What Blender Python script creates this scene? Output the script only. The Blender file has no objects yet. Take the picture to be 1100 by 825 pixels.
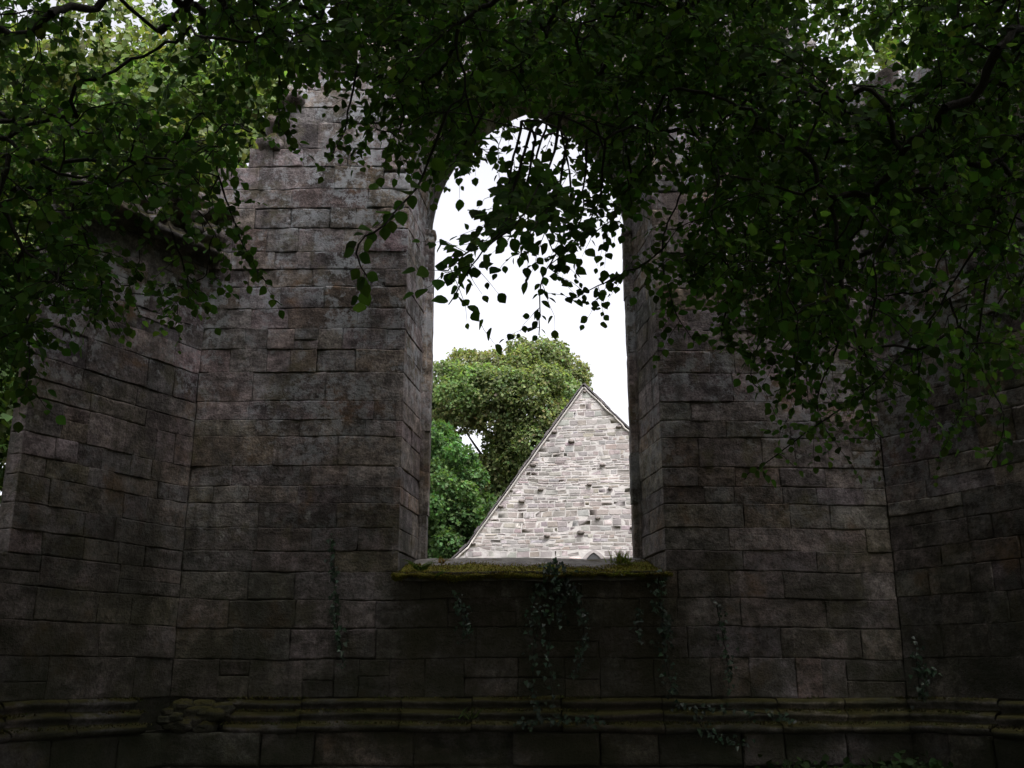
import bpy, math
import numpy as np

rng = np.random.default_rng(11)
SC = bpy.context.scene
COL = SC.collection

# ------------------------------------------------------------------ camera model
PITCH = math.radians(16.0)
EYE = np.array([0.0, 0.0, 1.6])
FPX = 1080.0          # focal length in pixels of the 1100 px wide photograph
CP, SP = math.cos(PITCH), math.sin(PITCH)


def at(px, py, Y):
    """pixel of the photograph + real distance -> world point"""
    u = (px - 550) / FPX
    v = (412.5 - py) / FPX
    d = np.array([u, CP - v * SP, SP + v * CP])
    return EYE + d * (Y / d[1])


def project(P):
    q = P - EYE
    dep = q[:, 1] * CP + q[:, 2] * SP
    up = -q[:, 1] * SP + q[:, 2] * CP
    dd = np.maximum(dep, 1e-3)
    return 550 + FPX * q[:, 0] / dd, 412.5 - FPX * up / dd, dep


# ------------------------------------------------------------------ noise
def _hash(i, j, k, seed):
    h = (i.astype(np.int64) * 374761393 + j.astype(np.int64) * 668265263 + k.astype(np.int64) * 2147483647 + seed * 974634777) & 0xFFFFFFFF
    h = ((h ^ (h >> 13)) * 1274126177) & 0xFFFFFFFF
    h = h ^ (h >> 16)
    return (h & 0xFFFFFF) / float(0xFFFFFF) * 2 - 1


def vnoise(P, scale=1.0, seed=0):
    P = np.asarray(P, float) * scale
    if P.shape[1] == 2:
        P = np.column_stack([P, np.zeros(len(P))])
    i = np.floor(P).astype(np.int64)
    f = P - i
    f = f * f * (3 - 2 * f)
    r = 0
    for dx in (0, 1):
        for dy in (0, 1):
            for dz in (0, 1):
                w = (f[:, 0] if dx else 1 - f[:, 0]) * (f[:, 1] if dy else 1 - f[:, 1]) * (f[:, 2] if dz else 1 - f[:, 2])
                r = r + w * _hash(i[:, 0] + dx, i[:, 1] + dy, i[:, 2] + dz, seed)
    return r


def fbm(P, scale=1.0, seed=0, octv=3):
    a, r, t = 1.0, 0, 0
    for k in range(octv):
        r = r + a * vnoise(P, scale * 2 ** k, seed + 17 * k)
        t += a
        a *= .5
    return r / t


# ------------------------------------------------------------------ objects
def tag(o, label=None, cat=None, group=None, kind=None):
    if label: o['label'] = label
    if cat: o['category'] = cat
    if group: o['group'] = group
    if kind: o['kind'] = kind
    return o


def empty(name, loc, label, cat, group=None):
    o = bpy.data.objects.new(name, None)
    COL.objects.link(o)
    o.location = tuple(float(c) for c in loc)
    o.empty_display_size = .3
    return tag(o, label, cat, group)


def link(name, me, mat, parent=None):
    o = bpy.data.objects.new(name, me)
    COL.objects.link(o)
    me.materials.append(mat)
    if parent is not None:
        o.parent = parent
        base, p = np.zeros(3), parent
        while p is not None:
            base += np.array(p.location)
            p = p.parent
        o.location = tuple(-base)          # meshes are written in world metres
    return o


class MB:
    """mesh gatherer: vertices, polygons and a colour per vertex"""

    def __init__(self):
        self.v, self.li, self.lt, self.c, self.n = [], [], [], [], 0

    def add(self, V, F, col=(1, 1, 1)):
        V = np.asarray(V, float)
        F = np.asarray(F, np.int64)
        self.v.append(V)
        self.li.append((F + self.n).ravel())
        self.lt.append(np.full(len(F), F.shape[1], np.int64))
        c = np.asarray(col, float)
        self.c.append(np.tile(c, (len(V), 1)) if c.ndim == 1 else c)
        self.n += len(V)

    def build(self, name, mat, parent=None, smooth=True):
        me = bpy.data.meshes.new(name)
        V = np.concatenate(self.v)
        L = np.concatenate(self.li)
        T = np.concatenate(self.lt)
        me.vertices.add(len(V))
        me.vertices.foreach_set('co', V.astype(np.float32).ravel())
        me.loops.add(len(L))
        me.loops.foreach_set('vertex_index', L.astype(np.int32))
        me.polygons.add(len(T))
        st = np.concatenate([[0], np.cumsum(T)[:-1]])
        me.polygons.foreach_set('loop_start', st.astype(np.int32))
        me.polygons.foreach_set('loop_total', T.astype(np.int32))
        me.polygons.foreach_set('use_smooth', np.full(len(T), smooth))
        a = me.color_attributes.new('tint', 'FLOAT_COLOR', 'POINT')
        C = np.column_stack([np.concatenate(self.c), np.ones(len(V))])
        a.data.foreach_set('color', C.astype(np.float32).ravel())
        me.update(calc_edges=True)
        me.validate()
        return link(name, me, mat, parent)


def grid_faces(nr, nc, wrap=False):
    i, j = np.meshgrid(np.arange(nr - 1), np.arange(nc if wrap else nc - 1), indexing='ij')
    a = i * nc + j
    b = i * nc + (j + 1) % nc
    return np.stack([a, b, b + nc, a + nc], -1).reshape(-1, 4)


def tube(mb, pts, rad, sides=5, col=(1, 1, 1), rough=0.0, cap=False):
    P = np.asarray(pts, float)
    R = np.broadcast_to(np.asarray(rad, float), (len(P),))
    T = np.gradient(P, axis=0)
    T /= np.linalg.norm(T, axis=1)[:, None] + 1e-9
    ref = np.where(np.abs(T[:, 2:3]) > .9, np.array([[1., 0, 0]]), np.array([[0, 0, 1.]]))
    A = np.cross(T, ref)
    A /= np.linalg.norm(A, axis=1)[:, None] + 1e-9
    B = np.cross(T, A)
    th = np.linspace(0, 2 * np.pi, sides, endpoint=False)
    rr = R[:, None] * np.ones((1, sides))
    if rough:
        rr = rr * (1 + rough * rng.normal(0, 1, rr.shape))
    V = P[:, None] + rr[..., None] * (np.cos(th)[None, :, None] * A[:, None] + np.sin(th)[None, :, None] * B[:, None])
    mb.add(V.reshape(-1, 3), grid_faces(len(P), sides, True), col)


def smooth_path(pts, step):
    """Catmull-Rom through pts, resampled about every step metres"""
    P = np.asarray(pts, float)
    Q = np.vstack([2 * P[0] - P[1], P, 2 * P[-1] - P[-2]])
    out = []
    for k in range(1, len(Q) - 2):
        n = max(2, int(np.linalg.norm(Q[k + 1] - Q[k]) / step))
        t = np.linspace(0, 1, n, endpoint=False)[:, None]
        out.append(.5 * (2 * Q[k] + (Q[k + 1] - Q[k - 1]) * t + (2 * Q[k - 1] - 5 * Q[k] + 4 * Q[k + 1] - Q[k + 2]) * t ** 2
                         + (3 * Q[k] - Q[k - 1] - 3 * Q[k + 1] + Q[k + 2]) * t ** 3))
    out.append(P[-1:])
    return np.vstack(out)


def nrm(A):
    return A / (np.linalg.norm(A, axis=-1, keepdims=True) + 1e-9)


# ------------------------------------------------------------------ materials
def new_mat(name):
    m = bpy.data.materials.new(name)
    m.use_nodes = True
    nt = m.node_tree
    nt.nodes.clear()
    return m, nt


class N:
    def __init__(self, nt):
        self.nt = nt
        self.x = 0

    def node(self, t, **kw):
        n = self.nt.nodes.new(t)
        self.x += 40
        n.location = (self.x, 0)
        for k, v in kw.items():
            setattr(n, k, v)
        return n

    def put(self, sock, v):
        if isinstance(v, bpy.types.NodeSocket):
            self.nt.links.new(v, sock)
        elif v is not None:
            if sock.type == 'RGBA' and not np.isscalar(v):
                v = tuple(v) + (1,) if len(v) == 3 else v
            sock.default_value = v

    def pos(self):
        if not hasattr(self, '_p'):
            self._p = self.node('ShaderNodeNewGeometry').outputs['Position']
        return self._p

    def noise(self, scale, detail=4, rough=.55, dist=0.0, vec=None, off=None, stretch=None):
        vec = vec or self.pos()
        if off or stretch:
            mp = self.node('ShaderNodeMapping')
            self.put(mp.inputs['Vector'], vec)
            if off: mp.inputs['Location'].default_value = off
            if stretch: mp.inputs['Scale'].default_value = stretch
            vec = mp.outputs['Vector']
        n = self.node('ShaderNodeTexNoise')
        self.put(n.inputs['Vector'], vec)
        n.inputs['Scale'].default_value = scale
        n.inputs['Detail'].default_value = detail
        n.inputs['Roughness'].default_value = rough
        n.inputs['Distortion'].default_value = dist
        return n.outputs['Fac']

    def ramp(self, fac, lo, hi, a=0.0, b=1.0):
        n = self.node('ShaderNodeMapRange', interpolation_type='SMOOTHSTEP')
        self.put(n.inputs['Value'], fac)
        for k, v in zip(('From Min', 'From Max', 'To Min', 'To Max'), (lo, hi, a, b)):
            n.inputs[k].default_value = v
        return n.outputs['Result']

    def math(self, op, a, b=None):
        n = self.node('ShaderNodeMath', operation=op)
        self.put(n.inputs[0], a)
        if b is not None: self.put(n.inputs[1], b)
        return n.outputs[0]

    def mix(self, fac, a, b, mode='MIX'):
        n = self.node('ShaderNodeMix', data_type='RGBA', blend_type=mode)
        self.put(n.inputs['Factor'], fac)
        self.put(n.inputs['A'] if False else n.inputs[6], a)
        self.put(n.inputs[7], b)
        return n.outputs[2]

    def scale(self, col, f):
        return self.mix(1.0, col, self.grey(f), 'MULTIPLY')

    def grey(self, f):
        n = self.node('ShaderNodeCombineColor')
        for k in range(3): self.put(n.inputs[k], f)
        return n.outputs[0]

    def attr(self, name='tint'):
        return self.node('ShaderNodeAttribute', attribute_name=name).outputs['Color']

    def sep(self):
        n = self.node('ShaderNodeSeparateXYZ')
        self.put(n.inputs[0], self.pos())
        return n.outputs

    def bump(self, h, strength=.5, dist=.02):
        n = self.node('ShaderNodeBump')
        n.inputs['Strength'].default_value = strength
        n.inputs['Distance'].default_value = dist
        self.put(n.inputs['Height'], h)
        return n.outputs['Normal']

    def out(self, sh):
        o = self.node('ShaderNodeOutputMaterial')
        self.nt.links.new(sh, o.inputs['Surface'])

    def bsdf(self, col, rough=.85, normal=None, spec=.3):
        b = self.node('ShaderNodeBsdfPrincipled')
        self.put(b.inputs['Base Color'], col)
        self.put(b.inputs['Roughness'], rough)
        b.inputs['Specular IOR Level'].default_value = spec
        if normal is not None: self.put(b.inputs['Normal'], normal)
        return b.outputs[0]


def ashlar_material(name, mortar=False, mossy=False):
    """weathered schist ashlar: mottling, crusty lichen, rust stains, algae mixed with painted shade towards the ground, moss where the sill drips"""
    m, nt = new_mat(name)
    g = N(nt)
    n1 = g.noise(1.1, 5, .6)
    n2 = g.noise(7.0, 8, .7)
    n3 = g.noise(38., 6, .7)
    strat = g.noise(4.0, 7, .72, dist=.6, stretch=(.6, .6, 2.0))
    base = g.attr()
    base = g.scale(base, g.ramp(n1, .3, .7, .6, 1.35))
    base = g.scale(base, g.ramp(strat, .35, .65, .72, 1.25))
    base = g.scale(base, g.ramp(n2, .32, .68, .45, 1.5))
    base = g.scale(base, g.ramp(n3, .3, .7, .6, 1.4))
    z = g.sep()
    brown = g.math('MULTIPLY', g.ramp(g.noise(1.6, 5, .6, off=(9, 4, 2)), .56, .68), g.ramp(n2, .35, .6, .3, 1))
    base = g.mix(g.math('MULTIPLY', brown, .7), base, (.15, .085, .04))
    olive = g.math('MULTIPLY', g.ramp(g.noise(2.1, 6, .68, off=(6, 1, 8)), .52, .64), g.ramp(n2, .3, .6, .4, 1))
    base = g.mix(g.math('MULTIPLY', olive, .55), base, (.075, .068, .03))
    blk = g.ramp(g.noise(2.6, 7, .72, off=(1, 7, 3)), .56, .66)
    base = g.mix(g.math('MULTIPLY', blk, .6), base, (.035, .033, .031))
    high = g.ramp(z[2], 2.2, 6.2, .15, 1.0)
    lich = g.math('MULTIPLY', g.ramp(g.noise(5.5, 9, .78, off=(3, 8, 1)), .49, .55), g.ramp(g.noise(.75, 5, .7, off=(5, 1, 7)), .42, .55))
    lich = g.math('MULTIPLY', lich, high)
    base = g.mix(g.math('MULTIPLY', lich, .75), base, (.31, .325, .35))
    vo = g.node('ShaderNodeTexVoronoi')
    g.put(vo.inputs['Vector'], g.pos())
    vo.inputs['Scale'].default_value = 7.0
    spots = g.math('MULTIPLY', g.ramp(vo.outputs['Distance'], .27, .16), g.ramp(g.noise(.9, 4, .6, off=(1, 2, 9)), .56, .66))
    spots = g.math('MULTIPLY', spots, g.ramp(n3, .35, .55))
    base = g.mix(g.math('MULTIPLY', spots, .6), base, (.33, .33, .32))
    # damp streaks; algae that also paints in shade low on the wall
    streak = g.math('MULTIPLY', g.ramp(g.noise(2.2, 5, .6, stretch=(1, 1, .09)), .52, .66), .55)
    base = g.mix(streak, base, (.04, .037, .033))
    alg_shade = g.math('MULTIPLY', g.ramp(z[2], 4.4, 1.1, 0, 1), g.ramp(g.noise(1.4, 6, .65, off=(2, 2, 2)), .28, .62, .35, 1))
    base = g.mix(g.math('MULTIPLY', alg_shade, .9), base, (.022, .024, .013))
    drip = g.math('MULTIPLY', g.ramp(z[2], 2.75, 2.6), g.ramp(z[2], .9, 2.2, .45, 1))
    drip = g.math('MULTIPLY', drip, g.math('MULTIPLY', g.ramp(z[0], -1.6, -1.0), g.ramp(z[0], 2.1, 1.5)))
    drip = g.math('MULTIPLY', drip, g.ramp(g.noise(3.2, 7, .7, off=(7, 7, 0)), .3, .52, .35, 1))
    base = g.mix(g.math('MULTIPLY', drip, .8), base, (.024, .022, .012))
    if mortar:
        base = g.scale(base, .8)
    if mossy:                               # moss settles on whatever faces up
        nz = g.node('ShaderNodeSeparateXYZ')
        g.put(nz.inputs[0], g._p.node.outputs['Normal'])
        mk = g.math('MULTIPLY', g.ramp(nz.outputs[2], .15, .6), g.ramp(g.noise(2.4, 6, .7, off=(5, 5, 5)), .34, .5))
        base = g.mix(g.math('MULTIPLY', mk, .9), base, g.mix(n2, (.022, .022, .006), (.05, .044, .010)))
    h = g.math('ADD', g.math('MULTIPLY', n2, .6), g.math('MULTIPLY', n3, .35))
    h = g.math('ADD', h, g.math('MULTIPLY', strat, .35))
    g.out(g.bsdf(base, .9, g.bump(h, 1.0, .035), .12))
    return m


def chapel_stone_material(name, mortar=False):
    m, nt = new_mat(name)
    g = N(nt)
    n1 = g.noise(.5, 5, .6)
    n2 = g.noise(4., 7, .7)
    base = g.attr()
    if mortar:
        base = g.mix(0.0, (.365, .35, .335), (.1, .1, .1))
    base = g.scale(base, g.ramp(n1, .3, .7, .82, 1.08))
    base = g.scale(base, g.ramp(n2, .25, .75, .82, 1.12))
    grey = g.ramp(g.noise(.8, 6, .65, off=(4, 4, 4)), .5, .66)
    base = g.mix(g.math('MULTIPLY', grey, .35), base, (.25, .245, .24))
    st = g.ramp(g.noise(1.2, 5, .6, stretch=(1, 1, .15), off=(1, 9, 2)), .55, .7)
    base = g.mix(g.math('MULTIPLY', st, .35), base, (.19, .175, .16))
    g.out(g.bsdf(base, .9, g.bump(g.noise(12, 6, .7), .5, .03), .15))
    return m


def moss_material(name, c1=(.120, .120, .014), c2=(.13, .108, .018), c3=(.05, .034, .013)):
    m, nt = new_mat(name)
    g = N(nt)
    n = g.noise(6, 6, .65)
    base = g.mix(g.ramp(n, .4, .6), c1, c2)
    base = g.mix(g.ramp(g.noise(2.3, 5, .6, off=(3, 3, 3)), .55, .68), base, c3)
    base = g.scale(base, g.ramp(g.noise(60, 4, .7), .3, .7, .55, 1.4))
    base = g.mix(1.0, base, g.attr(), 'MULTIPLY')
    g.out(g.bsdf(base, .95, g.bump(g.noise(70, 5, .7), 1, .02), .1))
    return m


def sill_material(name):
    m, nt = new_mat(name)
    g = N(nt)
    n2 = g.noise(8, 8, .7)
    base = g.mix(g.ramp(n2, .3, .7), (.07, .064, .058), (.17, .16, .15))
    base = g.mix(g.ramp(g.noise(2.6, 5, .6, off=(3, 0, 1)), .5, .62), base, (.055, .045, .02))
    g.out(g.bsdf(base, .9, g.bump(n2, .7, .02), .15))
    return m


def leaf_material(name, col, trans=.4, var=.25, rough=.42, spec=.35, tcol=None):
    m, nt = new_mat(name)
    g = N(nt)
    base = g.mix(1.0, g.attr(), tuple(col), 'MULTIPLY')
    base = g.scale(base, g.ramp(g.noise(3.0, 2, .5), .3, .7, 1 - var, 1 + var))
    b = g.bsdf(base, rough, None, spec)
    t = g.node('ShaderNodeBsdfTranslucent')
    tc = g.mix(1.0, g.attr(), tuple(tcol or (col[0] * 1.6, col[1] * 1.7, col[2] * .8)), 'MULTIPLY')
    g.put(t.inputs['Color'], tc)
    mx = g.node('ShaderNodeMixShader')
    mx.inputs[0].default_value = trans
    nt.links.new(b, mx.inputs[1])
    nt.links.new(t.outputs[0], mx.inputs[2])
    g.out(mx.outputs[0])
    return m


def plain_material(name, c1, c2, scale=4., rough=.85, bump=.4, stretch=None):
    m, nt = new_mat(name)
    g = N(nt)
    n = g.noise(scale, 7, .68, stretch=stretch)
    base = g.mix(g.ramp(n, .3, .7), c1, c2)
    g.out(g.bsdf(base, rough, g.bump(g.noise(scale * 4, 6, .7, stretch=stretch), bump, .02), .2))
    return m


M_ASH = ashlar_material('weathered_ashlar')
M_MOSSY = ashlar_material('mossy_moulding', False, True)
M_MORTAR = ashlar_material('damp_joint', True)
M_CHAPEL = chapel_stone_material('pale_rubble_stone')
M_CMORTAR = chapel_stone_material('pale_lime_mortar', True)
M_MOSS = moss_material('yellow_moss')
M_DMOSS = moss_material('dark_moss', (.045, .05, .014), (.07, .062, .02), (.035, .028, .014))
M_SILL = sill_material('sill_stone')
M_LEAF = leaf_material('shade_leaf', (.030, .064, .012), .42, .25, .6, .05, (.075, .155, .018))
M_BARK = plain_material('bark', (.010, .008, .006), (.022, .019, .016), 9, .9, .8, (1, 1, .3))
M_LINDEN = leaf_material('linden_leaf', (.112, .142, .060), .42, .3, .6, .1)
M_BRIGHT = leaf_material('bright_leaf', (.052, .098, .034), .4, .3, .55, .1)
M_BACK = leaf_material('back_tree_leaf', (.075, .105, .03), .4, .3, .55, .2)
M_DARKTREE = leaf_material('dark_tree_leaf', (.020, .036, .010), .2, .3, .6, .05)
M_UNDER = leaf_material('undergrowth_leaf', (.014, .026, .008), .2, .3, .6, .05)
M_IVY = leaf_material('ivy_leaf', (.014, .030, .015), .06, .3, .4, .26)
M_GRASS = leaf_material('grass_blade', (.10, .125, .03), .3, .3, .5, .25)
M_SLATE = plain_material('roof_slate', (.045, .042, .045), (.10, .09, .09), 5, .7, .6)
M_VERGE = plain_material('verge_mortar', (.24, .23, .215), (.34, .32, .30), 6, .9, .4)
M_PUTLOG = plain_material('dark_stone', (.06, .055, .05), (.16, .14, .13), 9, .9, .6)
M_DARK = plain_material('dark_glass', (.03, .032, .035), (.06, .06, .06), 3, .3, .1)
M_GROUND = plain_material('ground_litter', (.035, .045, .016), (.07, .055, .03), .8, .95, .8)

# ------------------------------------------------------------------ masonry
PAL = np.array([[.150, .128, .126], [.125, .108, .108], [.175, .150, .142], [.16, .135, .115], [.105, .094, .092],
                [.19, .165, .16], [.145, .118, .092], [.135, .122, .128]])
PAL = PAL * .75 + PAL.mean(0) * .25
PAL *= np.array([1.0, .985, .995])
PALW = np.array([.22, .18, .14, .12, .12, .08, .06, .08])
CPAL = np.array([[.35, .32, .285], [.28, .26, .245], [.41, .37, .315], [.33, .28, .215], [.245, .235, .23], [.37, .355, .34], [.30, .255, .20]])
CPAL = CPAL * .28 + CPAL.mean(0) * .72
CPAL *= np.array([.70, .70, .755])
CPALW = np.array([.24, .2, .16, .1, .14, .1, .06])


def block(mb, fn, q, cell=.085, gap=.006, rnd=.014, rough=.008, skirt=.07, off=.010, bond=(0, 0), col=(1, 1, 1), tilt=.008, wobble=.009):
    """one stone: q = (u0 bottom, u0 top, u1 bottom, u1 top, v0, v1) on a surface fn(u, v, d); worn edges, uneven face"""
    u0b, u0t, u1b, u1t, v0, v1 = q
    w, h = max(((u1b - u0b) + (u1t - u0t)) / 2, .02), max(v1 - v0, .02)
    g0 = 0 if bond[0] else gap * .6 / w
    g1 = 0 if bond[1] else gap * .6 / w
    gv = gap / h
    nu, nv = max(2, int(math.ceil(w / cell))), max(2, int(math.ceil(h / cell)))
    eu, ev = min(.1, max(rnd, .005) * 1.2 / w), min(.1, max(rnd, .005) * 1.2 / h)
    s = np.concatenate([[0], [eu], np.linspace(2.4 * eu, 1 - 2.4 * eu, nu), [1 - eu], [1]])
    t = np.concatenate([[0], [ev], np.linspace(2.4 * ev, 1 - 2.4 * ev, nv), [1 - ev], [1]])
    s = np.concatenate([[0], s, [1]])
    t = np.concatenate([[0], t, [1]])
    S, T = np.meshgrid(s, t)
    Sg = g0 + S * (1 - g0 - g1)
    Tg = gv + T * (1 - 2 * gv)
    nr, nc = S.shape
    ringi = np.minimum(np.minimum(np.arange(nr)[:, None], nr - 1 - np.arange(nr)[:, None]),
                       np.minimum(np.arange(nc)[None, :], nc - 1 - np.arange(nc)[None, :]))
    sd = int(rng.integers(1, 1 << 20))
    P2 = np.column_stack([S.ravel() * w + v0 * 3.1, T.ravel() * h + u0b * 1.7])
    ns = fbm(P2, 7.0, sd, 3).reshape(S.shape)
    wob = fbm(P2, 11.0, sd + 5, 2).reshape(S.shape)
    wob2 = fbm(P2, 11.0, sd + 9, 2).reshape(S.shape)
    mask = np.ones_like(S)
    if bond[0]: mask = mask * np.clip(S * w / .12, 0, 1)
    if bond[1]: mask = mask * np.clip((1 - S) * w / .12, 0, 1)
    d = (rng.normal(0, off) + rng.normal(0, tilt) * (S - .5) * 2 + rng.normal(0, tilt) * (T - .5) * 2 + ns * rough) * mask
    edge = (ringi <= 1)
    chipm = np.clip(fbm(P2, 3.0, sd + 21, 2) * 2 - .5, 0, 1).reshape(S.shape) * .016 * min(1, h / .24)
    em = np.ones_like(S)
    if bond[0]: em[:, :2] = 0
    if bond[1]: em[:, -2:] = 0
    em[:2, :] = np.where(mask[:2, :] >= 0, 1, 1)
    chip = np.clip(ns * 1.6, 0, 1) * rnd * 1.2
    d = d - np.where(edge, (rnd * .8 + chip + chipm) * em, 0)
    if bond[0]: d[2:-2, :2] = np.where(True, np.minimum(d[2:-2, :2], 0) * 0 + -.001, 0)
    if bond[1]: d[2:-2, -2:] = -.001
    d = np.where(ringi == 0, -skirt, d)
    amp = wobble * min(1, h / .24) * np.where(ringi <= 2, 1, 0)
    U = (1 - Tg) * ((1 - Sg) * u0b + Sg * u1b) + Tg * ((1 - Sg) * u0t + Sg * u1t) + wob * amp * mask
    Vv = v0 + Tg * (v1 - v0) + wob2 * amp
    P = fn(U.ravel(), Vv.ravel(), d.ravel())
    mb.add(P, grid_faces(nr, nc), col)


def rand_col(pal, wts, sv=.13):
    c = pal[rng.choice(len(pal), p=wts / wts.sum())] * (1 + rng.normal(0, sv))
    return np.clip(c * (1 + rng.normal(0, .03, 3)), .03, .9)


def split_span(a, b, lo, hi):
    """random joint positions between a and b"""
    L, out, x = b - a, [a], a
    while b - x > hi:
        x += rng.uniform(lo, hi)
        if b - x < lo * .7:
            break
        out.append(x)
    out.append(b)
    return out


# course lines shared by the whole apse
CR = [1.34, 1.73, 2.05, 2.35, 2.64]
while CR[-1] < 11.4:
    CR.append(CR[-1] + float(rng.choice([.19, .22, .25, .27, .3, .34], p=[.12, .2, .24, .2, .14, .1])))
CR = np.array(CR)

SILL_Z, SPRING = 2.64, 7.15
HF, HI, RAD_I = 1.4525, 1.32, 2.05
RAD_F = RAD_I + (HF - HI)
DEPTH_I = -.95


def half(z, h, R):
    """half width of the pointed opening at height z"""
    z = np.asarray(z, float)
    dz = np.maximum(z - SPRING, 0)
    return np.maximum(np.sqrt(np.maximum(R * R - dz * dz, 0)) - (R - h), 0) * (dz < R)


APEX_I = SPRING + math.sqrt(RAD_I ** 2 - (RAD_I - HI) ** 2)
APEX_F = SPRING + math.sqrt(RAD_F ** 2 - (RAD_F - HF) ** 2)


def apse_wall(mapf, u_lo, u_hi, c, top, arch, parent, cell, lab, dep=.95, hi=None, BACK=-1.35, light_tint=1.2):
    """one side of the apse: coursed stones round a tall window, the solid core behind them and the splayed reveal"""
    HI_ = HI if hi is None else hi

    def warp(u, z, d):
        Q = np.column_stack([u, z])
        zz = z + .022 * vnoise(Q, .45, 3) + .008 * vnoise(Q, 1.7, 4)
        return mapf(u, zz, d + .012 * vnoise(Q, .5, 8))
    mb = MB()
    ring = .34 if arch else 0
    for k in range(len(CR) - 1):
        z0, z1 = CR[k], CR[k + 1]
        zm = (z0 + z1) / 2
        spans = []
        if zm < SILL_Z or (arch and z0 > APEX_F + ring):
            spans.append((u_lo, u_lo, u_hi, u_hi, 0, 0))
        else:
            def edge(z):
                if not arch or z <= SPRING: return HF
                if z > APEX_F + ring: return 0
                dz = z - SPRING
                R = RAD_F + ring
                return max(math.sqrt(max(R * R - dz * dz, 0)) - (RAD_F - HF), 0)
            e0, e1 = edge(z0), edge(z1)
            if arch and z0 >= SPRING - .01:
                b = 0
            else:
                b, e0, e1 = 1, HF, HF
            spans.append((u_lo, u_lo, c - e0, c - e1, 0, b))
            spans.append((c + e0, c + e1, u_hi, u_hi, b, 0))
        lo, hi = (.34, .95) if zm > 2 else (.4, 1.15)
        if rng.random() < .25: lo, hi = .25, .6
        for (a0, a1, b0, b1, ba, bb) in spans:
            am, bm = (a0 + a1) / 2, (b0 + b1) / 2
            if bm - am < .08: continue
            js = split_span(am, bm, lo, hi)
            for i in range(len(js) - 1):
                x0b = a0 if i == 0 else js[i]
                x0t = a1 if i == 0 else js[i]
                x1b = b0 if i == len(js) - 2 else js[i + 1]
                x1t = b1 if i == len(js) - 2 else js[i + 1]
                xm = (x0b + x1b) / 2
                if zm > top(xm) + rng.normal(0, .06): continue
                parts = [(z0, z1)]
                if rng.random() < .07 and z1 - z0 > .24:
                    zz = z0 + (z1 - z0) * rng.uniform(.4, .6)
                    parts = [(z0, zz), (zz, z1)]
                for (p0, p1) in parts:
                    block(mb, warp, (x0b, x0t, x1b, x1t, p0, p1), cell, gap=rng.choice([.001, .0025, .006], p=[.48, .32, .2]), rnd=rng.choice([.001, .003, .009], p=[.5, .36, .14]), off=.003, tilt=.003, rough=.010, wobble=.011,
                          bond=(ba if i == 0 else 0, bb if i == len(js) - 2 else 0), col=rand_col(PAL, PALW))
    if arch:                                     # voussoirs flush with the wall face
        for sgn in (-1, 1):
            a_end = math.acos((RAD_F - HF) / RAD_F)
            n = 11
            for i in range(n):
                a0, a1 = a_end * i / n, a_end * (i + 1) / n

                def vf(r, a, d, sgn=sgn):
                    cx = c + sgn * (HF - RAD_F)
                    return warp(cx + sgn * r * np.cos(a), SPRING + r * np.sin(a), d)
                block(mb, vf, (RAD_F, RAD_F, RAD_F + ring, RAD_F + ring, a0, a1), cell, gap=.005, bond=(1, 0), col=rand_col(PAL, PALW))
    wall = mb.build('wall', M_ASH, parent)
    if lab: wall['label'] = lab

    # solid core (the joints between the stones show it)
    core = MB()
    us = np.unique(np.concatenate([np.arange(u_lo - .45, u_hi + .45, .16), [c - HF, c + HF, c - HI_, c + HI_]]))

    def quad(p):
        core.add(np.array(p), [[0, 1, 2, 3]], PAL[4])

    def rect(u0, u1, za0, za1, zb0, zb1, d):
        P = mapf(np.array([u0, u1, u1, u0]), np.array([za0, zb0, zb1, za1]), np.full(4, d))
        quad(P)
    for i in range(len(us) - 1):
        a, b = us[i], us[i + 1]
        m = (a + b) / 2
        ta, tb = top(a) - .04, top(b) - .04
        for d, h, R in ((-.024, HF + .02, RAD_F + .02), (BACK, HI_ + .02, RAD_I + .02)):
            if abs(m - c) < h:
                rect(a, b, -.3, SILL_Z - .03, -.3, SILL_Z - .03, d)
                if arch:
                    def az(u):
                        x = abs(u - c) + (R - h)
                        return SPRING + math.sqrt(max(R * R - x * x, 0))
                    rect(a, b, az(a), ta, az(b), tb, d)
            else:
                rect(a, b, -.3, ta, -.3, tb, d)
        if arch or abs(m - c) > HF:
            P = mapf(np.array([a, b, b, a]), np.array([ta, tb, tb, ta]), np.array([-.036, -.036, BACK, BACK]))
            quad(P)
        else:
            P = mapf(np.array([a, b, b, a]), np.full(4, SILL_Z - .03), np.array([-.036, -.036, BACK, BACK]))
            quad(P)
    for u in (us[0], us[-1]):
        P = mapf(np.full(4, u), np.array([-.3, -.3, top(u), top(u)]), np.array([-.036, BACK, BACK, -.036]))
        quad(P)
    # profile of the opening, as lists of (u, z) for front and inner edge
    zj = [z for z in CR if SILL_Z - .01 <= z <= SPRING]
    ztop = min(SPRING, max(top(c - HF - .1), top(c + HF + .1))) if not arch else SPRING

    def jamb(sgn):
        rows = [(('j', z0), ('j', z1)) for z0, z1 in zip(zj[:-1], zj[1:])]
        return rows
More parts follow.
